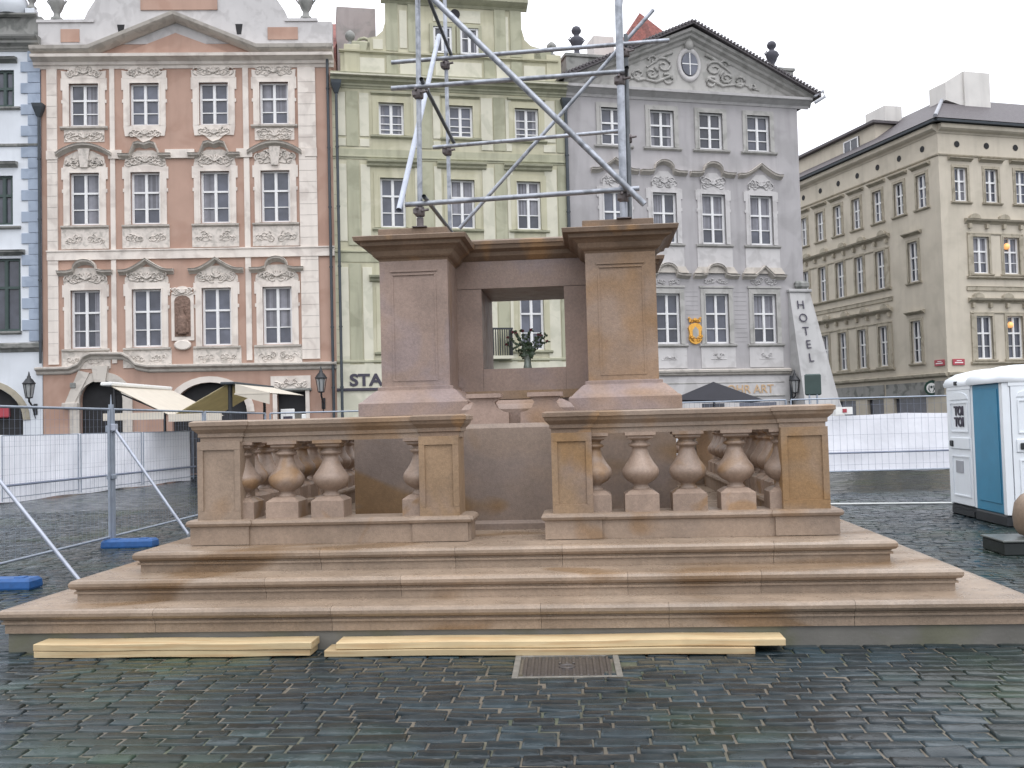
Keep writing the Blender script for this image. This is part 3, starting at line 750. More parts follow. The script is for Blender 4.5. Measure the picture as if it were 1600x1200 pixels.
# ------------------------------------------------------------------ portable toilets
def toilet(x, y, rz, label):
    r = empty('portable_toilet', label, 'toilet', (x,y,0), rz, 'portable toilets')
    W, D, H = 1.08, 1.08, 1.98       # origin at the front-left corner, front faces local -y
    m = MB(); m.bbox(0,W,0,D,.0,.16,.02); m.box(.1,W-.1,-.04,.0,.02,.10); m.build('base', M['wcblack'], r)
    m = MB(); m.bbox(.02,W-.02,.02,D-.02,.16,H,.015)
    m.bbox(.008,.03,.18,.92,.3,1.9,.008); m.bbox(W-.03,W-.008,.18,.92,.3,1.9,.008)
    m.build('body', M['wcblue'], r)
    m = MB()
    m.bbox(.0,.10,-.02,.08,.16,H,.01); m.bbox(W-.10,W,-.02,.08,.16,H,.01)
    m.build('door_frame', M['wcwhite'], r)
    m = MB(); m.bbox(.11,W-.11,-.03,.03,.17,1.93,.012)
    pts = []
    for k in range(9): a = math.pi*k/8; pts.append((W/2+.36*math.cos(a), 1.80+.09*math.sin(a)))
    m.prism([(W/2-.36,1.78),(W/2+.36,1.78)]+pts[1:-1], -.045, -.02)
    for z0,z1 in ((1.28,1.74),(.30,.92)):
        frame_m(m, .19, W-.19, z0, z1, -.03, .02, .014)
    m.bbox(.16,W-.16,-.05,-.02,1.02,1.20,.01)
    d = m.build('door', M['wcwhite'], r)
    m = MB(); m.bbox(.20,.30,-.075,-.045,1.06,1.15,.01); m.build('latch', M['wcblack'], d)
    m = MB(); m.box(.34,.62,-.042,-.031,.66,.84); m.build('notice', M['copper'], d)
    for i, z in enumerate((1.60, 1.43)): text('TOI', .19, M['sttext'], 'lettering', d, (W/2+.0, -.040, z), bold=.008, sx=1.15)
    m = MB()      # domed translucent roof
    pr = [(.04,H),(.05,H+.05),(.02,H+.12),(-.10,H+.20),(-.3,H+.25),(-.5,H+.26)]
    m.ring(0,W,0,D,pr,smooth=True)
    for k in range(9):
        a = math.pi*k/8
    m.bbox(.08,W-.08,-.035,.02,1.92,1.99,.01)
    rf = m.build('roof', M['wcwhite'], r)
    m = MB(); m.bbox(.44,.53,-.065,-.035,2.0,2.06,.006); m.build('vent', M['wcblack'], rf)
    return r
toilet(5.68, 15.97, R(-90), 'blue and white portable toilet with its door facing left, left one of the pair')
toilet(5.62, 13.80, 0, 'blue and white portable toilet with its door facing the steps, at the right edge')
sl = empty('pallet_slab', 'dark wet slab with a pale top at the right edge in front of the toilets', 'slab', (4.50, 11.15, 0))
m = MB(); m.bbox(0,2.2,0,.6,0,.14,.01); m.build('slab_body', M['slab'], sl)
m = MB(); m.bbox(-.02,2.22,-.02,.62,.142,.165,.006); m.build('slab_top', M['slabtop'], sl)
m = MB(); m.lathe([(.09,0),(.18,.03),(.225,.11),(.235,.24),(.21,.38),(.14,.47),(.05,.51)], n=18)
tag(m.build('stone_fragment', M['tan'], None, (4.97, 11.45, .166)), 'rounded tan stone fragment resting on the dark slab at the right edge', 'stone')

# dark board on two legs
sb = empty('dark_signboard', 'dark rounded signboard on two short legs beside the hotel buttress', 'sign', (5.39, 24, 0), -.1)
m = MB(); m.bbox(-.19,.19,-.03,.03,2.08,2.60,.03); m.build('board', M['gframe'], sb)
m = MB()
for x in (-.09,.09): m.tube([(x,0,0),(x,0,2.1)], .022, 8)
m.build('leg_frame', M['fence'], sb)

# ------------------------------------------------------------------ cafe awnings
def cloth_quad(m, a, b, c, d, th=.02, n=6, sag=.04):
    a,b,c,d = map(Vector,(a,b,c,d)); v=[]; f=[]
    for s_ in (0,1):
        for i in range(n+1):
            for j in range(n+1):
                u,w_ = i/n, j/n; p = a.lerp(b,u).lerp(d.lerp(c,u), w_); p.z -= sag*math.sin(math.pi*u)*math.sin(math.pi*w_)+th*s_; v.append(p)
    k = (n+1)**2
    for s_ in (0,1):
        for i in range(n):
            for j in range(n):
                p = s_*k+i*(n+1)+j; q = (p, p+n+1, p+n+2, p+1); f.append(q if s_==0 else q[::-1])
    m.add(v, f, True)
aw = empty('cafe_awning', 'cream cafe awning sloping down rightwards in front of the arched portal', 'awning', (-14.55, 28.5, 0))
m = MB(); cloth_quad(m, (0,0,3.06),(1.92,0,2.09),(1.92,4.2,2.13),(0,4.2,3.10)); m.build('canopy', M['awncream'], aw)
m = MB(); m.bbox(-.25,.10,-.1,4.2,3.06,3.18,.03); m.build('cassette', M['whitesign'], aw)
m = MB(); m.box(-.2,1.7,-.06,-.04,2.0,2.22); m.build('valance', M['awncream'], aw)
m = MB(); m.tube([(0,.3,0),(0,.3,3.05)], .05, 8); m.tube([(0,3.8,0),(0,3.8,3.05)], .05, 8); m.tube([(0,.3,2.9),(1.6,.3,2.2)], .025, 6); build_each(m, 'post', M['iron'], aw)
ab = empty('cafe_awning', 'cafe awning with olive underside and black post in front of the orange house', 'awning', (-10.95, 28.5, 0))
m = MB(); cloth_quad(m, (-1.68,0,2.09),(0,0,2.98),(0,3.6,3.02),(-1.68,3.6,2.13)); m.build('canopy', M['awnolive'], ab)
m = MB(); cloth_quad(m, (.3,-.02,3.0),(1.40,-.02,2.70),(1.40,3.4,2.72),(.3,3.4,3.02)); m.box(.3,1.4,-.06,-.045,2.68,2.72)
m.prism([(.33,2.68),(1.38,2.36),(1.38,2.70),(.33,3.0)], -.05, -.025); m.build('side_canopy', M['awncream'], ab)
m = MB(); m.box(-1.75,-.1,-.06,-.04,1.92,2.15); m.build('valance', M['awncream'], ab)
m = MB(); m.bbox(-.12,.32,-.08,3.6,2.99,3.07,.02); m.build('cassette', M['pipe'], ab)
m = MB(); m.tube([(.08,.2,0),(.08,.2,3.0)], .07, 8); m.tube([(.08,3.3,0),(.08,3.3,3.0)], .05, 8); build_each(m, 'post', M['iron'], ab)
pa = empty('cafe_parasol', 'dark square cafe parasol with a cream edge in front of the grey house', 'parasol', (4.05, 31, 0))
m = MB(); ap = (0,1.2,2.78); cs = [(-1.45,0,2.20),(1.45,0,2.10),(1.45,2.6,2.10),(-1.45,2.6,2.20)]
pv = [ap]+cs
m.add(pv+[(x,y,z-.015) for x,y,z in pv], [(0,1,2),(0,2,3),(0,3,4),(0,4,1),(5,7,6),(5,8,7),(5,9,8),(5,6,9)]); m.build('canopy', M['cloth'], pa)
m = MB(); m.tube([(0,1.2,0),(0,1.2,2.75)], .035, 8); m.build('pole', M['iron'], pa)
m = MB(); m.add([(-1.46,-.02,2.20),(-1.40,-.02,2.02),(-1.40,2.6,2.02),(-1.46,2.6,2.20),(-1.48,-.02,2.20),(-1.42,-.02,2.02),(-1.42,2.6,2.02),(-1.48,2.6,2.20)],[(0,1,2,3),(7,6,5,4)])
for k in range(5): m.add([(-1.43+k*.01,-.025,2.19),(-1.1,-.025,2.03),(-1.40,-.025,2.03)],[(0,2,1),(0,1,2)]) if k==0 else None
m.build('cream_flap', M['awncream'], pa)
# little cafe boards
for i,(x,y,z,w_,h_,lab) in enumerate(((-9.35,29.5,1.95,.42,.55,'small white cafe menu board standing below the dark window of the orange house'),(-8.75,29.2,1.75,.12,.6,'narrow white cafe sign post left of the menu board'))):
    r = empty('menu_board', lab, 'menu board', (x,y,0))
    m = MB(); m.bbox(-w_/2,w_/2,-.03,.03,z-h_/2+.1,z+h_/2,.01); m.build('board', M['whitesign'], r)
    m = MB(); m.tube([(0,0,0),(0,0,z-h_/2+.1)], .02, 6); m.build('stand', M['iron'], r)
    if i == 0:
        m = MB(); m.box(-w_/2+.08,w_/2-.05,-.04,-.031,z-h_/2+.12,z+.05); m.build('menu_sheet', M['sttext'], r)

# ------------------------------------------------------------------ house helpers (local frame: x along the front, -y towards the square)
def wallmesh(m, s0, s1, z0, z1, holes, rev=.2, MM=None):
    xs = sorted({s0, s1, *[h[0] for h in holes], *[h[1] for h in holes]}); zs = sorted({z0, z1, *[h[2] for h in holes], *[h[3] for h in holes]})
    xs = [x for x in xs if s0 <= x <= s1]; zs = [z for z in zs if z0 <= z <= z1]
    for i in range(len(xs)-1):
        for j in range(len(zs)-1):
            cx, cz = (xs[i]+xs[i+1])/2, (zs[j]+zs[j+1])/2
            if any(h[0] < cx < h[1] and h[2] < cz < h[3] for h in holes): continue
            m.add([(xs[i],0,zs[j]),(xs[i+1],0,zs[j]),(xs[i+1],0,zs[j+1]),(xs[i],0,zs[j+1])], [(0,1,2,3)], M=MM)
    for a, b, c, d in holes:
        m.add([(a,0,c),(b,0,c),(b,0,d),(a,0,d),(a,rev,c),(b,rev,c),(b,rev,d),(a,rev,d)], [(0,1,5,4),(1,2,6,5),(2,3,7,6),(3,0,4,7)], M=MM)
def arch_fill(m, a, b, zs, zt, MM=None, rev=.3, n=12):     # closes the corners above a round arch inside a square hole
    c, r = (a+b)/2, (b-a)/2; k = (zt-zs)/r
    pts = [(c+r*math.cos(math.pi*i/n), zs+r*k*math.sin(math.pi*i/n)) for i in range(n+1)]
    for i in range(n):
        (x0,z0),(x1,z1) = pts[i], pts[i+1]
        m.add([(x0,0,z0),(x1,0,z1),(x1,0,zt+.001),(x0,0,zt+.001)], [(1,0,3,2)], M=MM)
        m.add([(x0,0,z0),(x1,0,z1),(x1,rev,z1),(x0,rev,z0)], [(0,1,2,3)], M=MM)
def arch_band(m, c, r0, r1, zs, k, y0, y1, n=16, a0=0, a1=180):
    for i in range(n):
        t0, t1 = R(a0+(a1-a0)*i/n), R(a0+(a1-a0)*(i+1)/n)
        pts = [(c+r0*math.cos(t0), zs+k*r0*math.sin(t0)),(c+r1*math.cos(t0), zs+k*r1*math.sin(t0)),(c+r1*math.cos(t1), zs+k*r1*math.sin(t1)),(c+r0*math.cos(t1), zs+k*r0*math.sin(t1))]
        m.prism(pts, y0, y1)
WC = {}; rcw = random.Random(4)
def window(parent, cx, z0, w_, h_, tr=.62, bars=(.28,), fm='frame', yrec=.10, rot=None, loc=None, fr=.065, mul=.07, gl='glass'):
    key = (round(w_,2), round(h_,2), tr, bars, fm)
    if key not in WC:
        m = MB(); a = w_/2
        m.box(-a,-a+fr,0,.07,0,h_); m.box(a-fr,a,0,.07,0,h_); m.box(-a+fr,a-fr,0,.07,0,fr); m.box(-a+fr,a-fr,0,.07,h_-fr,h_)
        m.box(-mul/2,mul/2,-.015,.065,fr,h_-fr)
        for s_ in (-1,1):
            x0, x1 = sorted((s_*mul/2, s_*(a-fr)))
            if tr: m.box(x0,x1,-.01,.06,h_*tr-mul/2,h_*tr+mul/2)
            for b_ in bars: m.box(x0,x1,.012,.05,h_*b_-.018,h_*b_+.018)
            for zz0, zz1 in (((fr, h_*tr-mul/2),(h_*tr+mul/2, h_-fr)) if tr else ((fr,h_-fr),)):   # sash rails
                m.box(x0,x0+.022,.005,.045,zz0,zz1); m.box(x1-.022,x1,.005,.045,zz0,zz1)
        o = m.build('window', M[fm]); me = o.data; bpy.data.objects.remove(o)
        q = MB(); q.add([(-a+.02,.055,.02),(a-.02,.055,.02),(a-.02,.055,h_-.02),(-a+.02,.055,h_-.02)], [(0,1,2,3)])
        o = q.build('pane', M[gl]); pe = o.data; bpy.data.objects.remove(o)
        WC[key] = (me, pe)
    me, pe = WC[key]
    if loc is None: loc = (cx, yrec, z0)
    wo_ = inst(me, 'window', parent, loc, rot); inst(pe, 'pane', wo_, (0,0,0))
    if fm == 'frame' and rcw.random() < .45:     # net curtains seen close behind some panes
        k_ = rcw.choice((0,1,2)); q = MB(); a = w_/2-.03; n_ = 7
        for s_ in ((-1,1) if k_ < 2 else (rcw.choice((-1,1)),)):
            wd_ = a*(.45 if k_ == 0 else .85); zt_ = h_-.05; zl_ = .05 if k_ != 1 else h_*.30
            for i in range(n_):
                x0_ = s_*(a-wd_*i/n_); x1_ = s_*(a-wd_*(i+1)/n_)
                x0_, x1_ = sorted((x0_, x1_)); q.tint = rcw.uniform(.6, 1.25)
                q.add([(x0_,.053,zl_),(x1_,.053,zl_),(x1_,.053,zt_),(x0_,.053,zt_)], [(0,1,2,3)])
        q.build('curtain', M['curtain'], wo_)
    return wo_
rc = random.Random(21)
CURT = {}
def scroll(m, cx, cz, R0, turns, r, y, a0, flip=1, MM=None):
    pts = []; n = int(8*turns)+2
    for i in range(n+1):
        t = i/n; rad = R0*(1-.85*t); a = a0+flip*2*math.pi*turns*t
        pts.append((cx+rad*math.cos(a)*1.15, y-.02*t, cz+rad*math.sin(a)))
    m.tube(pts, r, 5, M=MM, r1=r*.7)
def ornament(m, cx, cz, w_, h_, y=-.05, n=5, r=.028, seed=0, shell=True):
    q = random.Random(seed)
    for i in range(n):
        ox = w_*.5*(.18+.72*(i+.5)/n); oz = h_*.5*q.uniform(-.6,.6)*(1-.4*ox/(w_*.5)); R0 = min(h_*.33, w_*.16)*q.uniform(.6,1.1); a0 = q.uniform(0,6.3); tn_ = q.uniform(.8,1.5)
        for s_ in (-1,1):
            pts = []; k = int(8*tn_)+2
            for j in range(k+1):
                t = j/k; rad = R0*(1-.8*t); a = a0+2*math.pi*tn_*t
                pts.append((cx+s_*(ox+rad*math.cos(a)), y-.012, cz+oz+rad*math.sin(a)))
            m.tube(pts, r, 5, r1=r*.55)
    if shell:
        for k in range(5):
            a = R(30+30*k); L = min(h_*.42, w_*.16)
            m.tube([(cx, y-.03, cz-h_*.15),(cx+L*math.cos(a), y-.01, cz-h_*.15+L*math.sin(a))], r*1.1, 5, r1=r*1.7)
    for s_ in (-1,1):
        m.tube([(cx+s_*w_*.08, y, cz-h_*.22),(cx+s_*w_*.25, y, cz-h_*.32),(cx+s_*w_*.42, y, cz-h_*.12)], r*.8, 5)
CORN = [(.03,0),(.05,.06),(.10,.10),(.11,.16),(.20,.22),(.27,.25),(.28,.34),(.36,.38),(.42,.44),(.44,.50),(.10,.52)]
HOOD = [(.02,0),(.05,.03),(.08,.05),(.15,.09),(.20,.11),(.21,.16),(.25,.19),(.05,.22)]
SILL = [(.02,0),(.05,.03),(.11,.05),(.12,.11),(.02,.13)]
BAND = [(.02,0),(.06,.02),(.06,.2),(.09,.22),(.02,.24)]
def hoodpath(kind, c, hw, z, rise):
    if kind == 'eye':      # flat shoulders with a round rise
        p = [(c-hw,z),(c-hw*.62,z)]
        for i in range(9): a = math.pi*(1-i/8); p.append((c+hw*.42*math.cos(a), z+rise*(.12+.88*math.sin(a)**.9)))
        return p+[(c+hw*.62,z),(c+hw,z)]
    if kind == 'wave':     # soft pointed rise
        return [(c+hw*t, z+rise*(1-abs(t)/.75)**1.35 if abs(t) < .75 else z) for t in [-1,-.78,-.62,-.46,-.3,-.15,0,.15,.3,.46,.62,.78,1]]
    if kind == 'seg':
        return [(c+hw*t, z+rise*(1-t*t)) for t in [-1+i/6 for i in range(13)]]
    if kind == 'flat': return [(c-hw,z),(c+hw,z)]
def surround(m, c, w_, z0, z1, wd=.2, pr=.05, crest=0, ears=True):
    a = w_/2
    m.box(c-a-wd, c-a, -pr, .03, z0-.02, z1+wd); m.box(c+a, c+a+wd, -pr, .03, z0-.02, z1+wd); m.box(c-a, c+a, -pr, .03, z1, z1+wd)
    m.box(c-a-.05, c-a, -pr-.02, .03, z0-.01, z1+.05); m.box(c+a, c+a+.05, -pr-.02, .03, z0-.01, z1+.05); m.box(c-a, c+a, -pr-.02, .03, z1, z1+.05)
    if ears:
        for s_ in (-1,1):
            m.box(*sorted((c+s_*(a+wd), c+s_*(a+wd+.07))), -pr+.008, .03, z1-.25, z1+wd-.03)
            m.box(*sorted((c+s_*(a+wd), c+s_*(a+wd+.05))), -pr+.008, .03, z1-.75, z1-.62)
def pipe_run(parent, x, z0, z1, y=-.14, r=.055, hopper=None, bends=True, name='drainpipe'):
    m = MB(); pts = [(x,y,z0),(x,y,z1)]
    m.tube(pts, r, 8)
    z = z0+.8
    while z < z1: m.tube([(x,y,z),(x,y,z+.06)], r*1.3, 8); z += 2.3
    if hopper: m.ring(x-.10,x+.10,y-.10,y+.10,[(-.03,hopper-.35),(.08,hopper),(.10,hopper+.12),(.07,hopper+.13)])
    return m.build(name, M['pipe'], parent)
def house(name, label, P, ang):
    return empty(name, label, 'house', (P[0],P[1],0), R(ang))
PJ = (-9.5626, 36.3188); PL = (-20.4205, 34.899); PG = (-.6103, 38.9706); PK = (17.221, 48.2526)
def body(h, x0, x1, D, z, mt, roof, rz=3.2, flat=False):
    m = MB(); m.box(x0+.01, x1-.01, .31, D, -.02, z); m.build('side_wall', M[mt], h)
    m = MB()
    if flat: m.box(x0, x1, .2, D, z+.003, z+.15)
    else: m.add([(x0,.45,z+.01),(x1,.45,z+.01),(x1,D,z+.01),(x0,D,z+.01),(x0,D/2,z+rz),(x1,D/2,z+rz)], [(0,1,5,4),(3,4,5,2),(0,4,3),(1,2,5),(0,3,2,1)])
    return m.build('roof', M[roof], h)
def urn(parent, x, y, z, s=1., mt='stoneband', ball=False):
    m = MB()
    if ball: pr = [(.24,0),(.24,.12),(.12,.2),(.10,.3),(.26,.42),(.33,.6),(.30,.78),(.16,.92),(.05,1.0)]
    else: pr = [(.22,0),(.22,.1),(.13,.15),(.11,.3),(.20,.45),(.26,.62),(.30,.78),(.24,.86),(.12,.92),(.11,1.0),(.20,1.1),(.22,1.2),(.16,1.32),(.05,1.38)]
    m.lathe([(r*s, zz*s) for r, zz in pr], n=12)
    if not ball:
        for s_ in (-1,1): m.tube([(s_*.24*s,0,.62*s),(s_*.36*s,0,.78*s),(s_*.26*s,0,.88*s)], .035*s, 6)
    return m.build('urn', M[mt], parent, (x,y,z))
def lantern(x, y, z, ang, label, side=1):
    r = empty('wall_lantern', label, 'lantern', (x,y,z), R(ang), 'black wall lanterns on the house fronts')
    m = MB()      # bracket: origin on the wall
    m.tube([(0,0,-.35),(0,-.12,-.36),(0,-.35,-.25),(0,-.55,-.12),(0,-.55,.0)], .035, 8); m.tube([(0,-.02,-.75),(0,-.1,-.6),(0,-.3,-.3)], .022, 6)
    m.bbox(-.07,.07,-.03,.02,-.62,-.2,.01); m.build('bracket', M['iron'], r)
    m = MB(); c = (0,-.55)
    for k in range(6):
        a = math.pi*k/3+.26
        m.tube([(c[0]+.12*math.cos(a),c[1]+.12*math.sin(a),.03),(c[0]+.20*math.cos(a),c[1]+.20*math.sin(a),.52)], .014, 5)
    m.lathe([(.05,-.02),(.13,0),(.13,.03),(.05,.035)], *c, 12); m.lathe([(.22,.51),(.24,.54),(.20,.58),(.12,.70),(.07,.74),(.075,.78),(.04,.84),(.03,.90),(.012,.98)], *c, 12)
    f_ = m.build('lantern_frame', M['iron'], r)
    m = MB(); m.lathe([(.105,.04),(.185,.505)], *c, 6); m.build('glazing', M['lampglass'], f_)

# ================================================================== ORANGE HOUSE
H = house('orange_house', 'orange and cream baroque house with a triangular gable pediment over four window bays', PL, 7.45)
W1 = 10.95
cols = [1.60, 3.865, 6.47, 8.75]; rows = [(4.84,7.03),(9.52,11.50),(13.31,14.93)]
holes = [(c-.55,c+.55,a,b) for c in cols for a, b in rows]
arch1 = (1.35,2.95,0,3.72); arch2 = (4.75,7.55,0,3.45); gwin = (8.68,9.75,.6,3.05)
m = MB(); wallmesh(m, 0, W1, 0, 16.45, holes+[arch1,arch2,gwin], .24)
arch_fill(m, 1.35,2.95,2.9,3.72,rev=.24); arch_fill(m, 4.75,7.55,2.3,3.45,rev=.24)
m.build('wall', M['orange'], H)
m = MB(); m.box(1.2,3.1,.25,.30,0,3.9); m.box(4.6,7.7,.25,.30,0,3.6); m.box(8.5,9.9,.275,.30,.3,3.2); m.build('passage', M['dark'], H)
m = MB(); m.bbox(8.75,9.68,.22,.27,.7,1.9,.01)
for k in range(3): m.box(9.0,9.55,.19,.215,.95+.5*k,1.25+.5*k)
build_each(m, 'shop_display', M['castl'], H)
body(H, 0, W1, 11, 16.3, 'orange', 'roofred', 3.2)
# white strips, bands
m = MB(); zc = 4.25
for a, b in ((.22,.60),(9.66,10.33)): m.box(a,b,-.06,.02,zc,15.5)
for a, b in ((2.56,2.74),(7.57,7.78)): m.box(a,b,-.05,.02,zc,15.5)
PILH = m
m = MB()
for z0,z1 in ((8.18,8.50),): m.box(.2,10.95,-.085,.02,z0,z1); m.box(.18,10.95,-.12,.02,z1+.002,z1+.05)
for a,b in ((.2,.62),(2.5,3.0),(4.62,5.72),(7.3,7.9),(9.9,10.35)): m.bbox(a,b,-.09,.02,12.02,12.36,.006)
build_each(m, 'string_band', M['white'], H)
m = PILH; m.tint = .55   # joints of the quoin strips
for k in range(25):
    z = 4.6+k*.43
    m.box(9.665,10.325,-.0645,-.059,z,z+.014); m.box(.225,.595,-.0645,-.059,z,z+.014)
build_each(m, 'pilaster', M['white'], H)
wins = {}
def bay(H, c, z0, z1, w_=1.1, **k):
    return window(H, c, z0, w_, z1-z0, **k)
for ci, c in enumerate(cols):
    outer = ci in (0,3)
    for ri, (a, b) in enumerate(rows):
        wo_ = bay(H, c, a, b, tr=.615, bars=(.30,))
        m = MB(Matrix.Translation((-c,-.10,-a)))
        wd = .24
        surround(m, c, 1.1, a, b, wd)
        if ri == 2:   # crest with shoulders above the top windows
            m.prism([(c-.82,b+wd-.05),(c+.82,b+wd-.05),(c+.84,b+.5),(c+.62,b+.46),(c+.5,b+.62),(c+.3,b+.74),(c-.3,b+.74),(c-.5,b+.62),(c-.62,b+.46),(c-.84,b+.5)], -.055, .02)
            if not outer: m.prism([(c-.8,a-.02),(c-.74,a-.42),(c-.4,a-.40),(c,a-.72),(c+.4,a-.40),(c+.74,a-.42),(c+.8,a-.02)], -.045, .02)
        m.build('surround', M['white'], wo_)
        m = MB(Matrix.Translation((-c,-.10,-a)))
        sd = ci*7+ri*31
        if ri == 2:
            ornament(m, c, b+.45, 1.5, .5, -.055, 5, .030, sd)
            if outer: m.box(c-.75,c+.75,-.03,.02,a-.62,a-.16); ornament(m, c, a-.40, 1.4, .5, -.035, 5, .028, sd+3)
            else: ornament(m, c, a-.3, 1.2, .45, -.05, 4, .026, sd+3)
        elif ri == 1:
            m.prism([(c-.80,b+wd),(c+.80,b+wd),(c+.72,b+.62),(c+.3,b+.84),(c-.3,b+.84),(c-.72,b+.62)], -.03, .02)
            ornament(m, c, b+.48, 1.5, .6, -.04, 6, .03, sd)
            m.box(c-.88,c+.88,-.035,.02,a-.92,a-.16); ornament(m, c, a-.55, 1.6, .45, -.035, 5, .022, sd+3, False)
            if outer: m.prism([(c-.13,b+.2),(c+.13,b+.2),(c+.22,b+.92),(c-.22,b+.92)], -.12, -.02)
        else:
            m.prism([(c-.82,b+wd),(c+.82,b+wd),(c+.8,b+.45),(c+.4,b+.85),(c-.4,b+.85),(c-.8,b+.45)], -.03, .02)
            ornament(m, c, b+.48, 1.5, .55, -.04, 6, .03, sd)
            m.box(c-.9,c+.9,-.035,.02,a-.78,a-.10); ornament(m, c, a-.45, 1.5, .4, -.035, 4, .022, sd+3, False)
        build_each(m, 'stucco', M['stucco'], wo_)
        m = MB(Matrix.Translation((-c,-.10,-a)))
        if ri != 2 or outer: m.molding(hoodpath('flat', c, .88, a-.15, 0), SILL)
        if m.v: m.build('sill', M['brownst'], wo_)
        m = MB(Matrix.Translation((-c,-.10,-a)))
        if ri == 0: m.molding(hoodpath('eye' if outer else 'wave', c, 1.02, b+.55, .42), HOOD)
        if ri == 1 and outer: m.molding(hoodpath('seg', c, 1.03, b+.55, .38), HOOD)
        if ri == 1 and not outer:
            m.molding([(c-.98,b+.5),(c-.55,b+.5),(c-.38,b+.92),(c-.2,b+.97),(c,b+.90),(c+.2,b+.97),(c+.38,b+.92),(c+.55,b+.5),(c+.98,b+.5)], HOOD)
        if m.v: m.build('hood', M['brownst'], wo_)
# first-floor cornice rising over the portal
m = MB(); cpath = [(-.22,4.02),(1.0,4.02),(1.35,4.16),(1.55,4.45),(1.8,4.55),(2.95,4.52),(3.2,4.38),(3.45,4.12),(3.9,4.02),(10.95,3.98)]
m.molding([(x,z-.15) for x,z in cpath], [(.03,0),(.08,.04),(.10,.12),(.18,.16),(.25,.2),(.26,.26),(.05,.30)]); m.build('first_floor_cornice', M['brownst'], H)
m = MB(); arch_band(m, 2.15, .80, 1.15, 2.9, .9, -.10, .05, 14); m.box(1.0,1.35,-.10,.05,0,2.9); m.box(2.95,3.3,-.10,.05,0,2.9)
m.prism([(1.95,3.55),(2.35,3.55),(2.45,4.15),(1.85,4.15)], -.2, .0); m.bbox(.75,1.33,-.2,.02,2.62,2.8,.02); m.prism([(.85,2.8),(1.2,2.8),(1.75,3.9),(1.35,4.0)], -.14, -.02)
build_each(m, 'portal_arch', M['brownst'], H)
m = MB(); arch_band(m, 6.15, 1.40, 1.68, 2.3, .82, -.06, .02, 16); m.box(8.45,9.95,-.05,.02,3.08,3.62); ornament(m, 9.2, 3.35, 1.3, .4, -.05, 4, .03, 77)
m.box(8.52,8.68,-.06,.02,.5,3.08); m.box(9.75,9.9,-.06,.02,.5,3.08); build_each(m, 'arch_trim', M['white'], H)
m = MB(); m.molding([(8.45,3.02),(9.98,3.02)], SILL); m.build('shop_lintel', M['stoneband'], H)
m = MB(); m.bbox(1.05,1.25,-.18,.0,3.35,3.55,.02); m.build('alarm_box', M['stoneband'], H)
# relief niche
nb = MB(); pts = [(4.78,5.05),(5.62,5.05),(5.62,6.7)]+[(5.2+.42*math.cos(R(a)),6.7+.42*math.sin(R(a))) for a in range(15,180,15)]+[(4.78,6.7)]
nb.prism(pts, -.06, .02); nb.v = nb.v
n_o = nb.build('niche_frame', M['white'], H)
m = MB(); m.prism([(4.90,5.2),(5.50,5.2),(5.50,6.55)]+[(5.2+.30*math.cos(R(a)),6.55+.22*math.sin(R(a))) for a in range(30,180,30)]+[(4.90,6.55)], -.075, -.03)
m.lathe([(.16,5.3),(.2,5.6),(.17,5.95),(.08,6.1),(.1,6.2),(.07,6.35)], 5.2, -.10, 10); m.lathe([(.08,5.35),(.09,5.55),(.05,5.7)], 5.03, -.1, 8); m.lathe([(.08,5.35),(.09,5.6),(.05,5.75)], 5.37, -.1, 8)
m.build('relief', M['sandrelief'], n_o)
m = MB(); m.lathe([(.02,0),(.30,.01),(.33,.04),(.26,.06)], 0, 0, 16, M=Matrix.Translation((5.2,-.06,4.88))@Matrix.Rotation(R(90),4,'X')@Matrix.Diagonal((1,.6,1,1)))
m.build('cartouche', M['white'], n_o)
m = MB(); ornament(m, 5.2, 6.9, .95, .35, -.08, 3, .03, 5); build_each(m, 'niche_crest', M['white'], n_o)
# main cornice, pediment
m = MB(); m.molding([(-.25,15.5),(11.05,15.5)], [(.03,0),(.06,.10),(.12,.14),(.14,.24),(.3,.32),(.4,.35),(.42,.46),(.1,.48)]); m.build('cornice', M['white'], H)
m = MB(); pp = [(-.25,15.98),(1.9,15.98),(5.08,17.28),(8.2,15.98),(11.05,15.98)]
m.molding(pp, [(.10,0),(.3,.06),(.38,.10),(.46,.16),(.50,.28),(.12,.34)]); m.build('pediment', M['brownst'], H)
m = MB(); m.prism([(2.9,15.99),(7.3,15.99),(5.08,16.85)], -.10, .02); m.build('pediment_panel', M['orange'], H)
m = MB(); m.box(-.1,11.0,-.0,.35,16.46,17.30); m.box(-.14,2.0,-.05,.4,17.31,17.42); m.box(9.2,10.45,-.05,.4,17.31,17.42)
gp = [(1.55,17.302),(9.4,17.302),(9.2,17.75),(8.85,18.3),(8.0,19.2),(7.6,20.2),(6.8,20.9),(5.2,21.4),(3.9,20.9),(3.1,20.2),(2.7,19.2),(2.1,18.3),(1.75,17.75)]
m.prism(gp, 0.02, .33); m.build('attic_gable', M['grayl'], H)
m = MB(); m.box(.75,1.45,-.03,.02,16.55,17.05); m.box(8.55,9.7,-.03,.02,16.6,17.08); m.box(3.75,6.65,-.03,.02,17.78,19.5); build_each(m, 'attic_panel', M['orange'], H)
m = MB()
for a,b in ((2.92,3.08),(7.38,7.54)): m.prism([(a,16.82),(b,16.82),(b+.06,17.22),(a-.06,17.22)], -.012, .1)
build_each(m, 'slot_vent', M['dark'], H)
urn(H, .55, .15, 17.43, 1.0); urn(H, 10.0, .15, 17.43, 1.0)
pipe_run(H, 10.82, 0, 15.9, hopper=None); pipe_run(H, -.03, 4.3, 14.1, hopper=14.0)
m = MB(); m.tube([(10.82,-.14,15.9),(10.95,-.2,16.1),(11.02,-.4,16.25)], .06, 8); m.build('drainpipe_bend', M['pipe'], H)

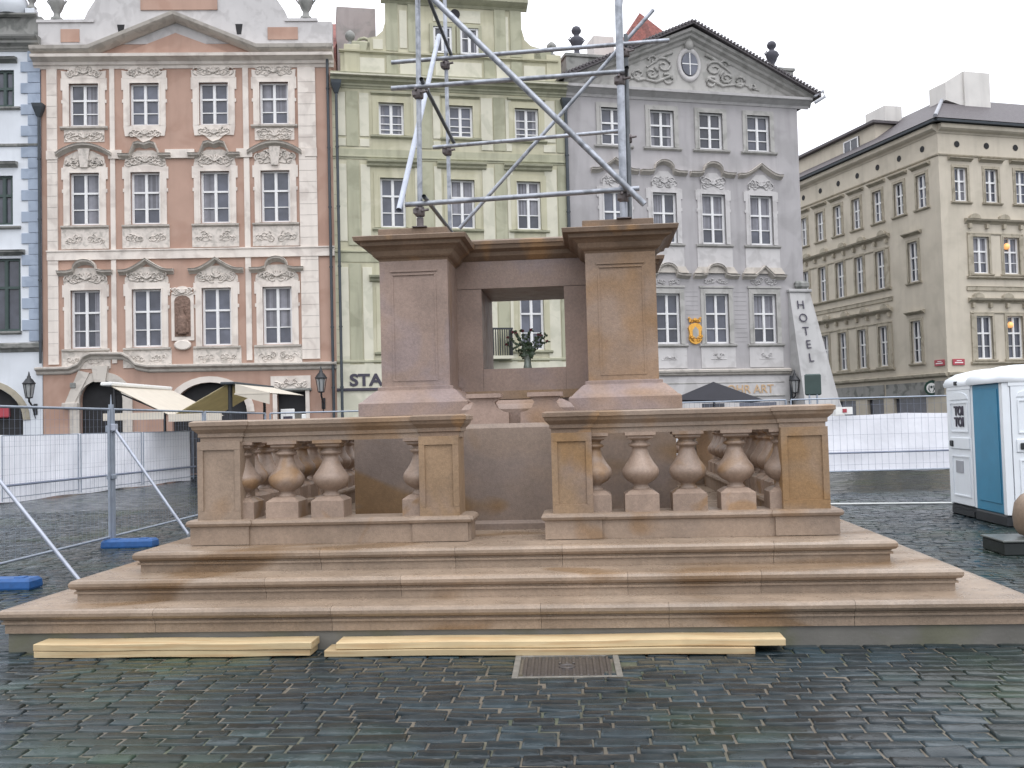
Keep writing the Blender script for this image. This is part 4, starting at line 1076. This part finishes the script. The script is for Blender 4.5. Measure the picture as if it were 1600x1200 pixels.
# ================================================================== BLUE-GREY HOUSE AT THE LEFT EDGE
B = house('blue_white_house', 'white house with blue-grey quoins and dark green windows cut by the left edge', (-25.38, 34.252), 7.45)
off = 5.0-.02      # local x of its right end
m = MB(); bh = [(off-1.72,off-.98,14.1,15.5),(off-1.75,off-1.05,9.58,11.45),(off-1.9,off-.78,5.55,8.3),(off-3.9,off-.72,0,3.55)]
wallmesh(m, 0, off, 0, 16.6, bh, .25); arch_fill(m, off-3.9, off-.72, 2.2, 3.55, rev=.24); m.build('wall', M['bluew'], B)
body(B, 0, off, 11, 16.4, 'bluew', 'roofdark', 3)
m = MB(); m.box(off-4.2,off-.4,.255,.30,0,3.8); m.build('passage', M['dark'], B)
m = MB(); m.bbox(off-2.6,off-1.3,.12,.24,2.3,2.75,.05); m.build('arch_sign', M['redsign'], B)
for (a,b,c,d) in bh[:3]: window(B, (a+b)/2, c, b-a, d-c, fm='gframe', tr=.6 if d-c > 1.5 else .5, bars=(), mul=.10, fr=.09)
m = MB()
k = 0; z = 5.15
while z < 15.9:
    wd = .72 if k % 2 else .46
    m.bbox(off-wd, off, -.045, .01, z+.008, z+.40, .006); k += 1; z += .41
build_each(m, 'quoins', M['quoin'], B)
m = MB()
for z0 in (8.4,): m.molding([(off-2.1,z0),(off-.6,z0)], HOOD)
for z0 in (11.75,15.75): m.molding([(off-2.1,z0),(off-.85,z0)], HOOD)
for z0 in (5.42,9.4,13.95): m.molding([(off-2.1,z0),(off-.75,z0)], SILL)
m.molding([(0,12.55),(off,12.55)], [(.02,0),(.06,.02),(.07,.10),(.02,.12)])
m.molding([(0,4.75),(off,4.75)], [(.02,0),(.08,.1),(.16,.16),(.18,.3),(.04,.36)]); build_each(m, 'hood', M['stoneband'], B)
m = MB(); m.molding([(0,16.2),(off+.03,16.2)], CORN); m.box(0,off+.0,.1,.5,16.75,17.6); m.molding([(0,17.55),(off-.1,17.55)], SILL); m.build('cornice', M['stoneband'], B)
m = MB(); m.lathe([(.5,0),(.62,.25),(.62,.5),(.45,.9),(.2,1.1)], off-1.2, .3, 16, M=Matrix.Translation((0,0,17.68))); m.bbox(off-.6,off-.25,.1,.45,17.68,17.95,.03); build_each(m, 'attic_ornament', M['bluew'], B)
urn(B, off-.42, .27, 17.95, .8)
m = MB(); arch_band(m, off-2.31, 1.60, 1.85, 2.2, .85, -.03, .04, 16); m.build('arch_band', M['beiged'], B)

# ================================================================== OLIVE HOUSE
G = house('olive_house', 'olive and cream house with pale wall panels and a tall scrolled gable, behind the scaffold', PJ, 16.5)
WG = 9.32
gc = [2.27, 5.0, 7.68]; gr = [(4.5,6.75),(9.32,11.24),(12.95,14.2)]
gh = [(c-.49,c+.49,a,b) for c in gc for a,b in gr]
m = MB(); wallmesh(m, .0, WG, 0, 15.0, gh, .2)
m.tint = .7
for k in range(20): m.box(.02,.17,-.012,.02,4.3+k*.52,4.32+k*.52)
m.build('wall', M['greencw'], G)
body(G, 0, WG, 11, 15.0, 'olive', 'roofred', 3.3)
m = MB()   # darker olive lesenes
for x in (.55,3.42,6.35,9.0):
    for z0,z1 in ((4.1,7.9),(8.6,11.9),(12.45,14.6)):
        if x < 9: m.box(x-.02,x+.44,-.035,.02,z0,z1)
        else: m.box(x-.1,x+.3,-.035,.02,z0,z1)
m.box(0,WG,-.03,.02,11.95,12.35); m.box(0,WG,-.03,.02,7.95,8.3); build_each(m, 'lesene', M['olive'], G)
m = MB()   # pale panels between
for xa,xb in ((.18,.50),(1.04,1.40),(3.14,3.38),(3.90,4.18),(5.82,6.28),(6.82,7.05),(8.35,8.85)):
    for z0,z1 in ((3.9,7.75),(8.75,11.75),(12.85,14.55)): m.bbox(xa,xb,-.03,.02,z0,z1,.006)
    m.bbox(xa,xb,-.03,.02,12.45,12.75,.006)
build_each(m, 'wall_panel', M['palecw'], G)
for c in gc:
    for ri,(a,b) in enumerate(gr):
        wo_ = window(G, c, a, .98, b-a, tr=(.0 if ri==2 else .64), bars=((.18,.36,.62) if ri==2 else (.30,)))
        m = MB(Matrix.Translation((-c,-.10,-a))); surround(m, c, .98, a, b, .24, .045, ears=False); m.build('surround', M['greencw'], wo_)
        m = MB(Matrix.Translation((-c,-.10,-a))); m.molding(hoodpath('flat', c, .82, a-.16, 0), SILL); m.build('sill', M['olive'], wo_)
        m = MB(Matrix.Translation((-c,-.10,-a)))
        if ri == 2: m.molding(hoodpath('flat', c, .78, b+.30, 0), SILL)
        else: m.molding(hoodpath('flat', c, .98, b+.42, 0), [(.02,0),(.10,.05),(.12,.12),(.22,.18),(.24,.25),(.03,.30)])
        m.build('hood', M['olive'], wo_)
m = MB(); m.molding([(0,12.0),(WG,12.0)], [(.02,0),(.07,.03),(.07,.08),(.02,.10)]); m.molding([(0,8.3),(WG,8.3)], [(.02,0),(.07,.03),(.07,.08),(.02,.10)])
m.molding([(0,4.05),(WG,4.05)], [(.02,0),(.07,.03),(.07,.10),(.02,.12)]); build_each(m, 'string_band', M['olive'], G)
m = MB(); m.box(-.02,WG,-.05,.02,.0,4.0); m.build('ground_floor_front', M['palecw'], G)
m = MB(); m.molding([(-.02,2.98),(WG,2.98)], [(.05,0),(.12,.02),(.12,.10),(.05,.12)], y=-.0); m.build('sign_rail', M['sttext'], G)
text('STA', .62, M['sttext'], 'shop_lettering', G, (1.08, -.075, 3.38), bold=.022, sx=1.15)
m = MB(); m.molding([(-.05,14.72),(WG+.02,14.72)], CORN); m.build('cornice', M['olive'], G)
m = MB(); m.molding([(-.05,15.10),(WG+.02,15.10)], [(.42,0),(.455,.01),(.46,.06),(.42,.075)]); m.build('cornice_lip', M['palecw'], G)
# balcony seen through the pedestal opening
bl = MB(); bl.box(5.6,6.78,-.55,-.05,4.12,4.24); 
fb = bl.build('balcony', M['palecw'], G)
m = MB()
for k in range(13): m.tube([(5.64+k*.09,-.52,4.25),(5.64+k*.09,-.52,5.28)], .022, 5)
m.box(5.6,6.78,-.55,-.49,5.26,5.33)
for k in range(5): m.tube([(6.75,-.50+k*.1,4.25),(6.75,-.50+k*.1,5.28)], .022, 5)
m.build('railing', M['iron'], fb)
# attic and gable
m = MB(); m.box(.35,9.0,.0,.35,15.2,16.1); m.molding([(.30,16.1),(9.05,16.1)], SILL)
for x in (.55,8.62): m.bbox(x-.05,x+.55,-.04,.4,15.25,16.45,.02)
gl_ = [(.95+.4,16.2),(8.1,16.2),(8.05,16.75),(7.62,16.95),(7.56,18.15),(2.15,18.15),(2.10,17.1),(1.75,16.85),(1.5,16.8)]
gl_ = [(1.35,16.24),(8.35,16.24),(8.3,16.7),(7.95,16.78),(7.7,17.0),(7.56,17.5),(7.56,18.2),(2.13,18.2),(2.13,17.5),(2.0,17.05),(1.75,16.82),(1.45,16.75)]
m.prism(gl_, .0, .3); m.build('gable_wall', M['greencw'], G)
m = MB()
for x in (2.13,3.0,6.45,7.1):
    m.box(x,x+.46,-.06,.02,16.26,18.15)
for x in (2.13,3.5,6.0,7.1): m.box(x,x+.46,-.05,.02,15.22,16.08)
m.molding([(1.95,18.15),(7.8,18.15)], [(.03,0),(.10,.08),(.2,.14),(.34,.24),(.36,.36),(.05,.40)])
m.molding([(1.95,18.5),(4.85,19.45),(7.8,18.5)], [(.03,0),(.10,.08),(.2,.14),(.34,.24),(.36,.36),(.05,.40)])
m.prism([(2.1,18.5),(7.6,18.5),(4.85,19.4)], -.02, .3)
build_each(m, 'gable_trim', M['olive'], G)
m = MB()
for a,b,c,d in ((2.66,2.95,16.4,17.9),(6.6-.05,7.02,16.4,17.9),(.95,2.05,15.35,15.95),(2.65,3.45,15.35,15.95),(4.05,5.9,15.35,15.95),(6.5,7.05,15.35,15.95),(7.62,8.5,15.35,15.95),(4.0,5.9,17.55,18.05),(1.62,2.0,16.3,16.7)): m.bbox(a,b,-.03,.02,c,d,.006)
build_each(m, 'gable_panel', M['palecw'], G)
for c in (4.35,5.42):
    m = MB(Matrix.Translation((-c,.02,-16.28))); surround(m, c, .74, 16.28, 17.32, .13, .05, ears=False); 
    wo_ = window(G, c, 16.28, .74, 1.04, tr=.0, bars=(.6,), yrec=-.07); m.build('surround', M['olive'], wo_)
m = MB(); m.lathe([(.16,0),(.2,.03),(.2,.06)], 0,0,16, M=Matrix.Translation((4.87,-.01,18.12-.25))@Matrix.Rotation(R(90),4,'X')); m.build('round_opening', M['dark'], G)
for s_, x in ((1,1.15),(-1,8.42)):
    m = MB(); scroll(m, x+.1*s_, 16.5, .30, 1.6, .07, .1, 0, s_); m.bbox(x-.35,x+.35,.0,.3,16.18,16.62,.06); m.build('volute', M['olive'], G)
urn(G, .75, .18, 16.45, .62, ball=True); urn(G, 8.85, .18, 16.45, .62, ball=True)
m = MB(); m.bbox(.30,1.86,1.6,2.8,15.0,18.62,.03); m.build('chimney', M['chim'], G)
pipe_run(G, .16, 0, 14.6, hopper=14.75, y=-.3); pipe_run(G, 9.28, 0, 14.2, hopper=14.5, r=.07)

# ================================================================== GREY HOUSE (hotel)
Y = house('grey_hotel_house', 'lavender grey house with a broad triangular pediment, oval window and curved window hoods', PG, 18.5)
WY = 10.42
yc = [2.0, 4.14, 6.34, 8.54]; yr = [(4.70,6.77),(8.88,10.96),(12.89,14.41)]
yh = [(c-.53,c+.53,a,b) for c in yc for a,b in yr]
m = MB(); wallmesh(m, 0, WY, 0, 15.0, yh, .2)
m.tint = .72
for k in range(12):
    z = 4.75+k*.19
    for a,b in ((.1,1.2),(2.8,3.35),(4.95,5.5),(7.15,7.7)): m.box(a,b,-.006,.02,z,z+.014)
m.build('wall', M['gray'], Y)
body(Y, 0, WY, 12, 15.0, 'gray', 'roofdark', .1)
for ci,c in enumerate(yc):
    for ri,(a,b) in enumerate(yr):
        wo_ = window(Y, c, a, 1.06, b-a, tr=.60, bars=(.30,))
        T = Matrix.Translation((-c,-.10,-a))
        m = MB(T); surround(m, c, 1.06, a, b, .20, .05, ears=(ri==1))
        if ri == 1: m.prism([(c-.55,b+.19),(c+.55,b+.19),(c+.5,b+.6),(c+.2,b+.9),(c-.2,b+.9),(c-.5,b+.6)], -.03, .02)
        if ri == 0: m.box(c-.78,c+.78,-.06,.02,b+.25,b+.33)
        m.build('surround', M['grayl' if ri == 1 else 'grayd'], wo_)
        m = MB(T)
        if ri == 1: ornament(m, c, b+.5, 1.05, .65, -.035, 5, .028, ci*5+1)
        if ri == 0:
            m.box(c-.78,c+.78,-.03,.02,a-1.02,a-.17); ornament(m, c, a-.55, .5, .4, -.03, 2, .02, ci+50); m.tube([(c-.35,-.035,a-.66),(c+.35,-.035,a-.66)], .018, 5)
            ornament(m, c, b+.55, 1.2, .35, -.01, 5, .022, ci*5+9, False)
        if ri == 1: m.box(c-.80,c+.80,-.03,.02,a-1.15,a-.17)
        if m.v: build_each(m, 'stucco', M['grayl'], wo_)
        m = MB(T); m.molding(hoodpath('flat', c, .84, a-.16, 0), SILL)
        m.build('sill', M['grayd'], wo_)
        m = MB(T)
        if ri < 2:
            kind = 'wave' if ci in (0,3) else 'eye'
            if ri == 0 and ci == 3: m.molding([(c-1.0,b+.62),(c-.42,b+.62),(c,b+1.0),(c+.42,b+.62),(c+1.0,b+.62)], HOOD)
            else: m.molding(hoodpath(kind, c, 1.02, b+(.62 if ri == 0 else .72), .45), HOOD)
            if ri == 0: m.prism([(c-.98,b+.86),(c+.98,b+.86),(c+.8,b+1.12),(c-.8,b+1.12)], -.10, .02)
            m.build('hood', M['brownst'], wo_)
m = MB(); m.molding([(0,3.36),(9.6,3.36)], [(.02,0),(.10,.04),(.12,.10),(.2,.14),(.22,.22),(.04,.27)]); build_each(m, 'string_band', M['brownst'], Y)
m = MB(); m.box(0,9.55,-.04,.02,0,3.3); m.build('ground_floor_front', M['grayl'], Y)
m = MB(); m.molding([(3.5,2.44),(9.3,2.44)], [(.04,0),(.10,.02),(.10,.06),(.04,.08)]); m.molding([(3.5,3.02),(9.3,3.02)], [(.04,0),(.06,.02),(.06,.04),(.04,.05)]); build_each(m, 'shop_fascia', M['grayd'], Y)
text('OHR ART', .50, M['goldtext'], 'shop_lettering', Y, (7.72, -.06, 2.75), bold=.006, sx=1.0)
m = MB(); m.box(5.5,6.5,-.05,.0,0,2.2); m.box(7.2,8.9,-.05,.0,.6,2.2); build_each(m, 'shop_window', M['glass'], Y)
# gilded house sign
m = MB(); pts = [(5.02,4.85),(5.12,4.72),(5.30,4.66),(5.48,4.72),(5.58,4.85),(5.55,5.1),(5.6,5.35),(5.5,5.5),(5.3,5.55),(5.1,5.5),(5.0,5.35),(5.05,5.1)]
m.prism(pts, -.10, .0); ornament(m, 5.3, 5.7, .6, .4, -.05, 3, .035, 4); ornament(m, 5.3, 5.05, .6, .75, -.11, 3, .028, 14, False)
go = m.build('house_sign', M['gold'], Y)
m = MB(); m.prism([(5.17,4.9),(5.43,4.9),(5.43,5.25),(5.3,5.4),(5.17,5.25)], -.112, -.09); m.build('shield', M['grayd'], go)
# pediment
m = MB(); m.molding([(-.05,14.82),(10.95,14.82)], [(.03,0),(.08,.10),(.14,.14),(.3,.24),(.4,.28),(.42,.38),(.1,.42)]); m.build('cornice', M['grayl'], Y)
AP = (5.45, 18.05)
m = MB(); m.prism([(.3,15.22),(10.6,15.22),(AP[0],AP[1]-.35)], -.0, .3); m.build('pediment_wall', M['grayd'], Y)
m = MB(); m.molding([(-.15,15.25),(AP[0],17.62),(11.05,15.15)], [(.0,-.28),(.06,-.22),(.10,-.12),(.26,-.04),(.30,.06),(.42,.12),(.46,.24),(.1,.28)]); m.build('raking_cornice', M['grayd'], Y)
m = MB()
for sgn, xe in ((-1,-.45),(1,11.25)):
    ze = 15.36 if sgn < 0 else 15.30
    m.add([(AP[0],-.62,AP[1]+.03),(xe,-.62,ze),(xe,12,ze),(AP[0],12,AP[1]+.03),(AP[0],-.62,AP[1]-.09),(xe,-.62,ze-.12),(xe,12,ze-.12),(AP[0],12,AP[1]-.09)], [(0,1,2,3),(4,7,6,5),(0,4,5,1),(1,5,6,2)] if sgn > 0 else [(0,3,2,1),(4,5,6,7),(0,1,5,4),(1,2,6,5)])
    L = math.hypot(xe-AP[0], ze-AP[1])
    for k in range(int(L/.16)):   # tile edge
        t = (k+.5)*.16/L; x = AP[0]+(xe-AP[0])*t; z = AP[1]+(ze-AP[1])*t
        m.tube([(x,-.66,z+.035),(x,.3,z+.035)], .06, 6)
m.build('roof_tiles', M['roofdark'], Y)
ov = MB(Matrix.Translation((5.45,-.03,16.42))@Matrix.Rotation(R(90),4,'X')@Matrix.Diagonal((.82,1.12,1,1)))
ov.lathe([(.44,0),(.46,.05),(.60,.07),(.64,.03),(.66,-.02)], 0, 0, 28); oo = ov.build('oval_window', M['grayl'], Y)
ov = MB(Matrix.Translation((5.45,-.03,16.42))@Matrix.Rotation(R(90),4,'X')@Matrix.Diagonal((.82,1.12,1,1))); ov.lathe([(.44,.0),(.43,.085)], 0, 0, 28); ov.build('pane', M['glass'], oo)
m = MB(); m.box(5.43,5.47,-.135,-.112,15.95,16.9); m.box(5.1,5.8,-.132,-.112,16.40,16.44); m.build('glazing_bar', M['frame'], oo)
m = MB()
q = random.Random(6)
for s_ in (-1,1):
    for (dx,dz,R0,tn_,a0) in ((1.15,-.1,.35,1.3,.5),(1.7,-.45,.28,1.4,2.),(2.3,-.55,.26,1.5,4.),(1.0,-.7,.25,1.2,1.),(2.9,-.75,.16,1.2,3.),(1.6,.1,.2,1.1,0.)):
        pts = []
        for j in range(13): t=j/12; rad=R0*(1-.8*t); a=a0+6.28*tn_*t; pts.append((5.45+s_*(dx+rad*1.2*math.cos(a)), -.03, 16.42+dz+rad*math.sin(a)))
        m.tube(pts, .065, 6, r1=.03)
    m.tube([(5.45+s_*.8,-.03,15.9),(5.45+s_*1.5,-.03,15.6),(5.45+s_*2.4,-.03,15.75),(5.45+s_*3.2,-.03,15.5)], .07, 6, r1=.03)
    m.tube([(5.45+s_*.75,-.03,16.9),(5.45+s_*1.2,-.03,16.7),(5.45+s_*1.9,-.03,16.2)], .08, 6, r1=.04)
m.lathe([(.05,17.0),(.2,17.1),(.22,17.3),(.12,17.5)], 5.45, -.02, 10)
m.build('pediment_relief', M['grayd'], Y)
for a,b,x in ((.2,2.5,.8),(8.9,10.55,9.78)):
    m = MB(); m.bbox(a,b,.4,1.3,15.0,16.72,.02); m.bbox(a-.06,b+.06,.34,1.36,16.6,16.74,.02); m.build('parapet_block', M['stoneband'], Y); urn(Y, x, .8, 16.74, .95, 'darkurn')
m = MB(); m.add([(3.0,3.2,17.2),(4.95,4.0,20.3),(7.0,4.0,18.9),(5.3,8,20.2),(2.8,8,16.7),(7.4,8,18.4),(6.4,3.0,16.6)], [(0,6,2,1),(0,1,3,4),(1,2,5,3)]); m.build('rear_roof', M['roofred'], Y)
m = MB(); m.bbox(3.1,4.1,5.2,6.2,16,19.6,.02); m.build('chimney', M['chimw'], Y)
m = MB(); m.tube([(10.95,-.55,15.2),(11.35,-.6,15.45),(11.42,-.6,15.2),(11.0,-.5,14.95)], .06, 8); m.build('gutter_end', M['copper'], Y)
# hotel buttress
m = MB()
bp_ = [(9.62,0),(11.75,0),(10.72,6.95),(9.62,6.95)]
v = []
for z, x1, yo in ((0,11.75,-1.5),(2.3,11.25,-1.0),(6.9,10.62,-.12)):
    v += [(9.66,yo,z),(x1,yo,z),(x1,1.0,z),(9.66,1.0,z)]
f = [(0,1,5,4),(1,2,6,5),(3,0,4,7),(4,5,9,8),(5,6,10,9),(7,4,8,11),(8,9,10,11)]
m.add(v, f); m.bbox(9.6,10.68,-.2,1.0,6.85,6.98,.02)
bu = m.build('buttress', M['buttress'], Y)
for i, ch in enumerate('HOTEL'):
    z = 6.28-i*.57; yo = -.12-(6.9-z)/4.6*.88-.04; tl = math.atan(.88/4.6)
    text(ch, .52, M['sttext'], 'lettering', bu, (10.08+i*.035, yo, z), rot=(R(90)-tl,0,0), bold=.0)
m = MB(); m.bbox(9.95,10.6,-.15,.5,7.0,7.35,.1); m.build('buttress_stone', M['stoneband'], Y)
pipe_run(Y, 9.58, 0, 3.3, y=-.1, r=.04)

# ================================================================== BEIGE CORNER BUILDING
K = house('beige_corner_building', 'beige corner building with rows of white windows and a dark hipped roof at the right', PK, 20.5)
LT = Matrix(((0,1,0,0),(1,0,0,0),(0,0,1,0),(0,0,0,1)))       # left front: its x runs away from the corner
WR, WL = 14.0, 16.0
kr = [(c-.38,c+.38,11.86,13.5) for c in (1.22,3.04,4.87,6.7,8.5,10.3)]+[(c-.47,c+.47,a,b) for c in (2.23,4.05,6.8,8.6) for a,b in ((8.33,10.12),(4.13,6.22))]
kl = [(c-.36,c+.36,11.78,13.42) for c in (1.27,2.98,4.72,6.55,8.27,10.0,11.7,13.4)]+[(c-.36,c+.36,a,b) for c in (2.1,4.7,6.5,8.25,9.95,11.7) for a,b in ((8.2,10.2),(4.1,6.2))]
gl1 = [(1.6,4.1,0,2.35),(4.9,6.3,0,2.35),(7.3,9.0,0,2.35)]
m = MB(); wallmesh(m, 0, WR, 0, 15.2, kr+[(1.2,3.6,0,2.6)], .22); wallmesh(m, 0, WL, 0, 15.2, kl+gl1, .22, LT); m.build('wall', M['beige'], K)
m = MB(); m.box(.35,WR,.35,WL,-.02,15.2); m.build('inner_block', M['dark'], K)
def kwin(left, c, a, b, w_, warm=False):
    if left: wo_ = window(K, 0, 0, w_, b-a, tr=.60, bars=(.30,), rot=(0,0,R(-90)), loc=(.10, c, a), fr=.06, mul=.08)
    else: wo_ = window(K, c, a, w_, b-a, tr=.60, bars=(.30,), fr=.06, mul=.08)
    return wo_
for lst, left in ((kr,False),(kl,True)):
    for a,b,c,d in lst:
        wo_ = kwin(left, (a+b)/2, c, d, b-a); cc, w_ = 0, b-a
        top = c > 11
        m = MB(Matrix.Translation((0,-.10,0))); surround(m, 0, w_, 0, d-c, .14, .04, ears=False)
        m.molding(hoodpath('flat', 0, w_/2+.22, -.16, 0), SILL)
        if top or (left and (a+b)/2 < 3): m.molding(hoodpath('flat', 0, w_/2+.32, d-c+.42-.1, 0), HOOD[:6]+[(.05,.2)])
        m.build('surround', M['beiged'], wo_)
def lm(path, prof, which, name, mt='beiged'):
    m = MB()
    if which in ('R','B'): m.molding(path if which == 'R' else [(-.02-0, path[0][1]),(WR, path[0][1])], prof)
    if which in ('L','B'): m.molding(path if which == 'L' else [(-.02, path[0][1]),(WL, path[0][1])], prof, M=LT)
    return m.build(name, M[mt], K)
lm([(0,14.05)], [(.02,0),(.06,.02),(.08,.08),(.02,.10)], 'B', 'string_band')
lm([(0,15.15)], [(.03,0),(.08,.08),(.2,.14),(.3,.22),(.32,.36),(.36,.40),(.05,.44)], 'B', 'cornice', 'beige')
m = MB()
for path, Mx in (([(-.36,15.6),(WR,15.6)],None),([(-.36,15.6),(WL,15.6)],LT)): m.molding(path, [(.30,0),(.48,.01),(.50,.12),(.30,.14)], M=Mx)
build_each(m, 'gutter', M['pipe'], K)
m = MB()   # little round vents
for x in [1.1+1.75*k for k in range(7)]: m.lathe([(.15,0),(.16,.02)],0,0,10,M=Matrix.Translation((x,-.0,14.66))@Matrix.Rotation(R(90),4,'X'))
for x in [1.1+1.75*k for k in range(8)]: m.lathe([(.15,0),(.16,.02)],0,0,10,M=LT@Matrix.Translation((x,-.0,14.66))@Matrix.Rotation(R(90),4,'X'))
build_each(m, 'round_vent', M['dark'], K)
# grouped hoods, ledges and panels
def group(a, b, zt, zs, Mx):
    m = MB()
    m.molding([(a,zt),(b,zt)], [(.02,0),(.05,.05),(.12,.1),(.2,.14),(.24,.22),(.05,.27)], M=Mx)
    m.molding([(a+.1,zt-.52),(b-.1,zt-.52)], [(.02,0),(.05,.03),(.05,.08),(.02,.1)], M=Mx)
    m.molding([(a,zs),(b,zs)], [(.02,0),(.06,.04),(.14,.08),(.15,.15),(.02,.17)], M=Mx)
    for x in [a+.1+i*.0 for i in range(1)]+[b-.35]: m.box(x, x+.25, -.07, .02, zs+.18, zt-.55, M=Mx)
    n = max(1, int((b-a)/.92))
    for i in range(n+1):
        x = a+.25+(b-a-.5)*i/n; m.box(x-.08,x+.08,-.15,.02,zt-.22,zt, M=Mx); 
    for i in range(int((b-a)/1.75)+1):
        x = a+.55+i*1.75
        if x < b-.2: m.prism([(x+.32*math.cos(R(t)), zt+.26+.24*math.sin(R(t))) for t in range(0,181,30)], -.16, .02, M=Mx)
    build_each(m, 'group_ledge', M['beiged'], K)
for zt, zs in ((10.75,8.02),(6.85,3.82)):
    group(1.35, 4.9, zt, zs, None); group(5.9, 9.4, zt, zs, None); group(3.85, 15.5, zt, zs, LT)
lm([(0,7.35)], [(.02,0),(.08,.04),(.10,.12),(.02,.15)], 'B', 'string_band') if False else None
m = MB(); m.molding([(1.3,7.45),(4.95,7.45)], BAND); m.molding([(3.8,7.45),(15.5,7.45)], BAND, M=LT); build_each(m, 'apron_band', M['beiged'], K)
lm([(0,3.28)], [(.02,0),(.06,.02),(.16,.08),(.18,.20),(.03,.24)], 'B', 'ground_floor_cornice')
m = MB(); m.box(.3,4.6,-.05,.02,2.42,3.1,M=LT); m.box(4.8,10,-.05,.02,2.42,3.1,M=LT); m.box(.4,6,-.05,.02,2.6,3.1); build_each(m, 'sign_fascia', M['stoneband'], K)
m = MB()
for a,b,c,d in gl1: m.box(a,b,.18,.2,c,d,M=LT)
m.box(1.2,3.6,.18,.2,0,2.6); build_each(m, 'shopfront', M['glass'], K)
# roof, attic storey, chimneys
m = MB(); e = -.5
m.add([(e,e,15.76),(WR+.5,e,15.76),(WR+.5,WL,15.76),(e,WL,15.76),(3.0,3.0,18.05),(WR,3.0,18.05),(3.0,WL,18.05),(WR,WL,18.05)], [(0,1,5,4),(3,0,4,6),(4,5,7,6)]); m.build('roof', M['roofdark'], K)
m = MB(); m.tube([(e+.05,e+.05,15.85),(3.0,3.0,18.12)], .10, 6); m.build('hip_ridge', M['copper'], K)
m = MB(); m.box(.7,5.2,5.6,WL,15.8,17.35); m.build('attic_storey', M['beige'], K)
m = MB(); m.box(.4,5.5,5.35,WL+.3,17.36,17.5); m.build('attic_roof', M['roofdark'], K)
m = MB(); m.box(.63,.72,7.0,8.35,16.2,17.1); m.build('attic_window', M['glass'], K)
m = MB(); m.box(.60,.64,7.0,7.08,16.2,17.1); m.box(.60,.64,7.65,7.71,16.2,17.1); m.box(.60,.64,8.27,8.35,16.2,17.1); m.box(.60,.64,7.09,8.26,17.03,17.1); m.build('attic_window_frame', M['frame'], K)
m = MB(); m.bbox(1.6,2.7,5.9,7.6,17.5,18.55,.02); m.build('chimney', M['chimw'], K)
m = MB(); m.bbox(3.4,5.0,1.9,3.6,16.2,19.15,.02); m.prism([(2.3,17.6),(3.4,17.35),(3.4,19.15),(2.3,18.5)], 2.0, 3.2); m.build('chimney', M['chimw'], K)
# lit lamps behind two windows, street signs and cafe roundel
m = MB()
for z in (5.75, 9.65): m.lathe([(.05,z-.1),(.14,z-.05),(.16,z+.08),(.06,z+.2)], 3.86, .085, 10)
m.build('glowing_lamp', mat('warm_lamp_glow', (.9,.5,.2), .5, 0, 1, 0, emit=(1,.45,.15,.8)), K)
for ang, x, y, rot, lab in ((0,.61,-.02,0,'small red street name plate on the right-hand front near the corner'),(1,-.02,.50,-90,'small red street name plate on the left-hand front near the corner')):
    pm = Matrix.Translation((PK[0],PK[1],0))@Matrix.Rotation(R(20.5),4,'Z')@Matrix.Translation((x,y,3.98))
    r = empty('street_sign', lab, 'street sign', pm.translation, R(20.5+rot), 'red street name plates')
    m = MB(); m.bbox(-.34,.34,-.04,.0,-.15,.15,.01); m.build('plate', M['redsign'], r)
    m = MB(); m.box(-.24,.24,-.044,-.041,-.05,-.0); m.box(-.12,.16,-.044,-.041,.05,.085); m.build('pale_lines', M['whitesign'], r)
pm = Matrix.Translation((PK[0],PK[1],0))@Matrix.Rotation(R(20.5),4,'Z')@Matrix.Translation((-.05,1.08,2.78))
r = empty('round_cafe_sign', 'round dark green and white hanging cafe sign beside the corner', 'sign', pm.translation, R(20.5-60))
RX = Matrix.Rotation(R(90),4,'X')
m = MB(); m.lathe([(.36,-.04),(.39,0),(.36,.08)],0,0,24,M=RX); m.tube([(.0,0,.38),(.3,.2,.42)], .02, 6); m.build('disc', mat('dark_green_enamel', (.015,.05,.035), .4, .1, 5, 0), r)
m = MB(); m.lathe([(.25,.082),(.25,.088)],0,0,24,M=RX); w1_ = m.build('emblem', M['whitesign'], r)
m = MB()
for k in range(4): s_ = -1 if k % 2 else 1; m.tube([(s_*.06,-.092,-.2),(s_*(.12+.03*(k//2)),-.092,-.05),(s_*(.08+.04*(k//2)),-.092,.12)], .014, 5)
m.lathe([(.06,.09),(.06,.094)],0,.05,12,M=RX); m.build('emblem_lines', M['gframe'], w1_)

# wall lanterns
def onhouse(P, ang, s, z, out=0): a = R(ang); return (P[0]+s*math.cos(a)+out*math.sin(a), P[1]+s*math.sin(a)-out*math.cos(a), z)
lantern(*onhouse(PL, 7.45, -.28, 3.0), 7.45, 'black wall lantern at the corner between the white and the orange house')
lantern(*onhouse(PL, 7.45, 10.42, 2.95), 7.45, 'black wall lantern on the right end of the orange house')
lantern(*onhouse(PG, 18.5, 9.5, 2.55), 18.5, 'black wall lantern on the grey house beside the hotel buttress')
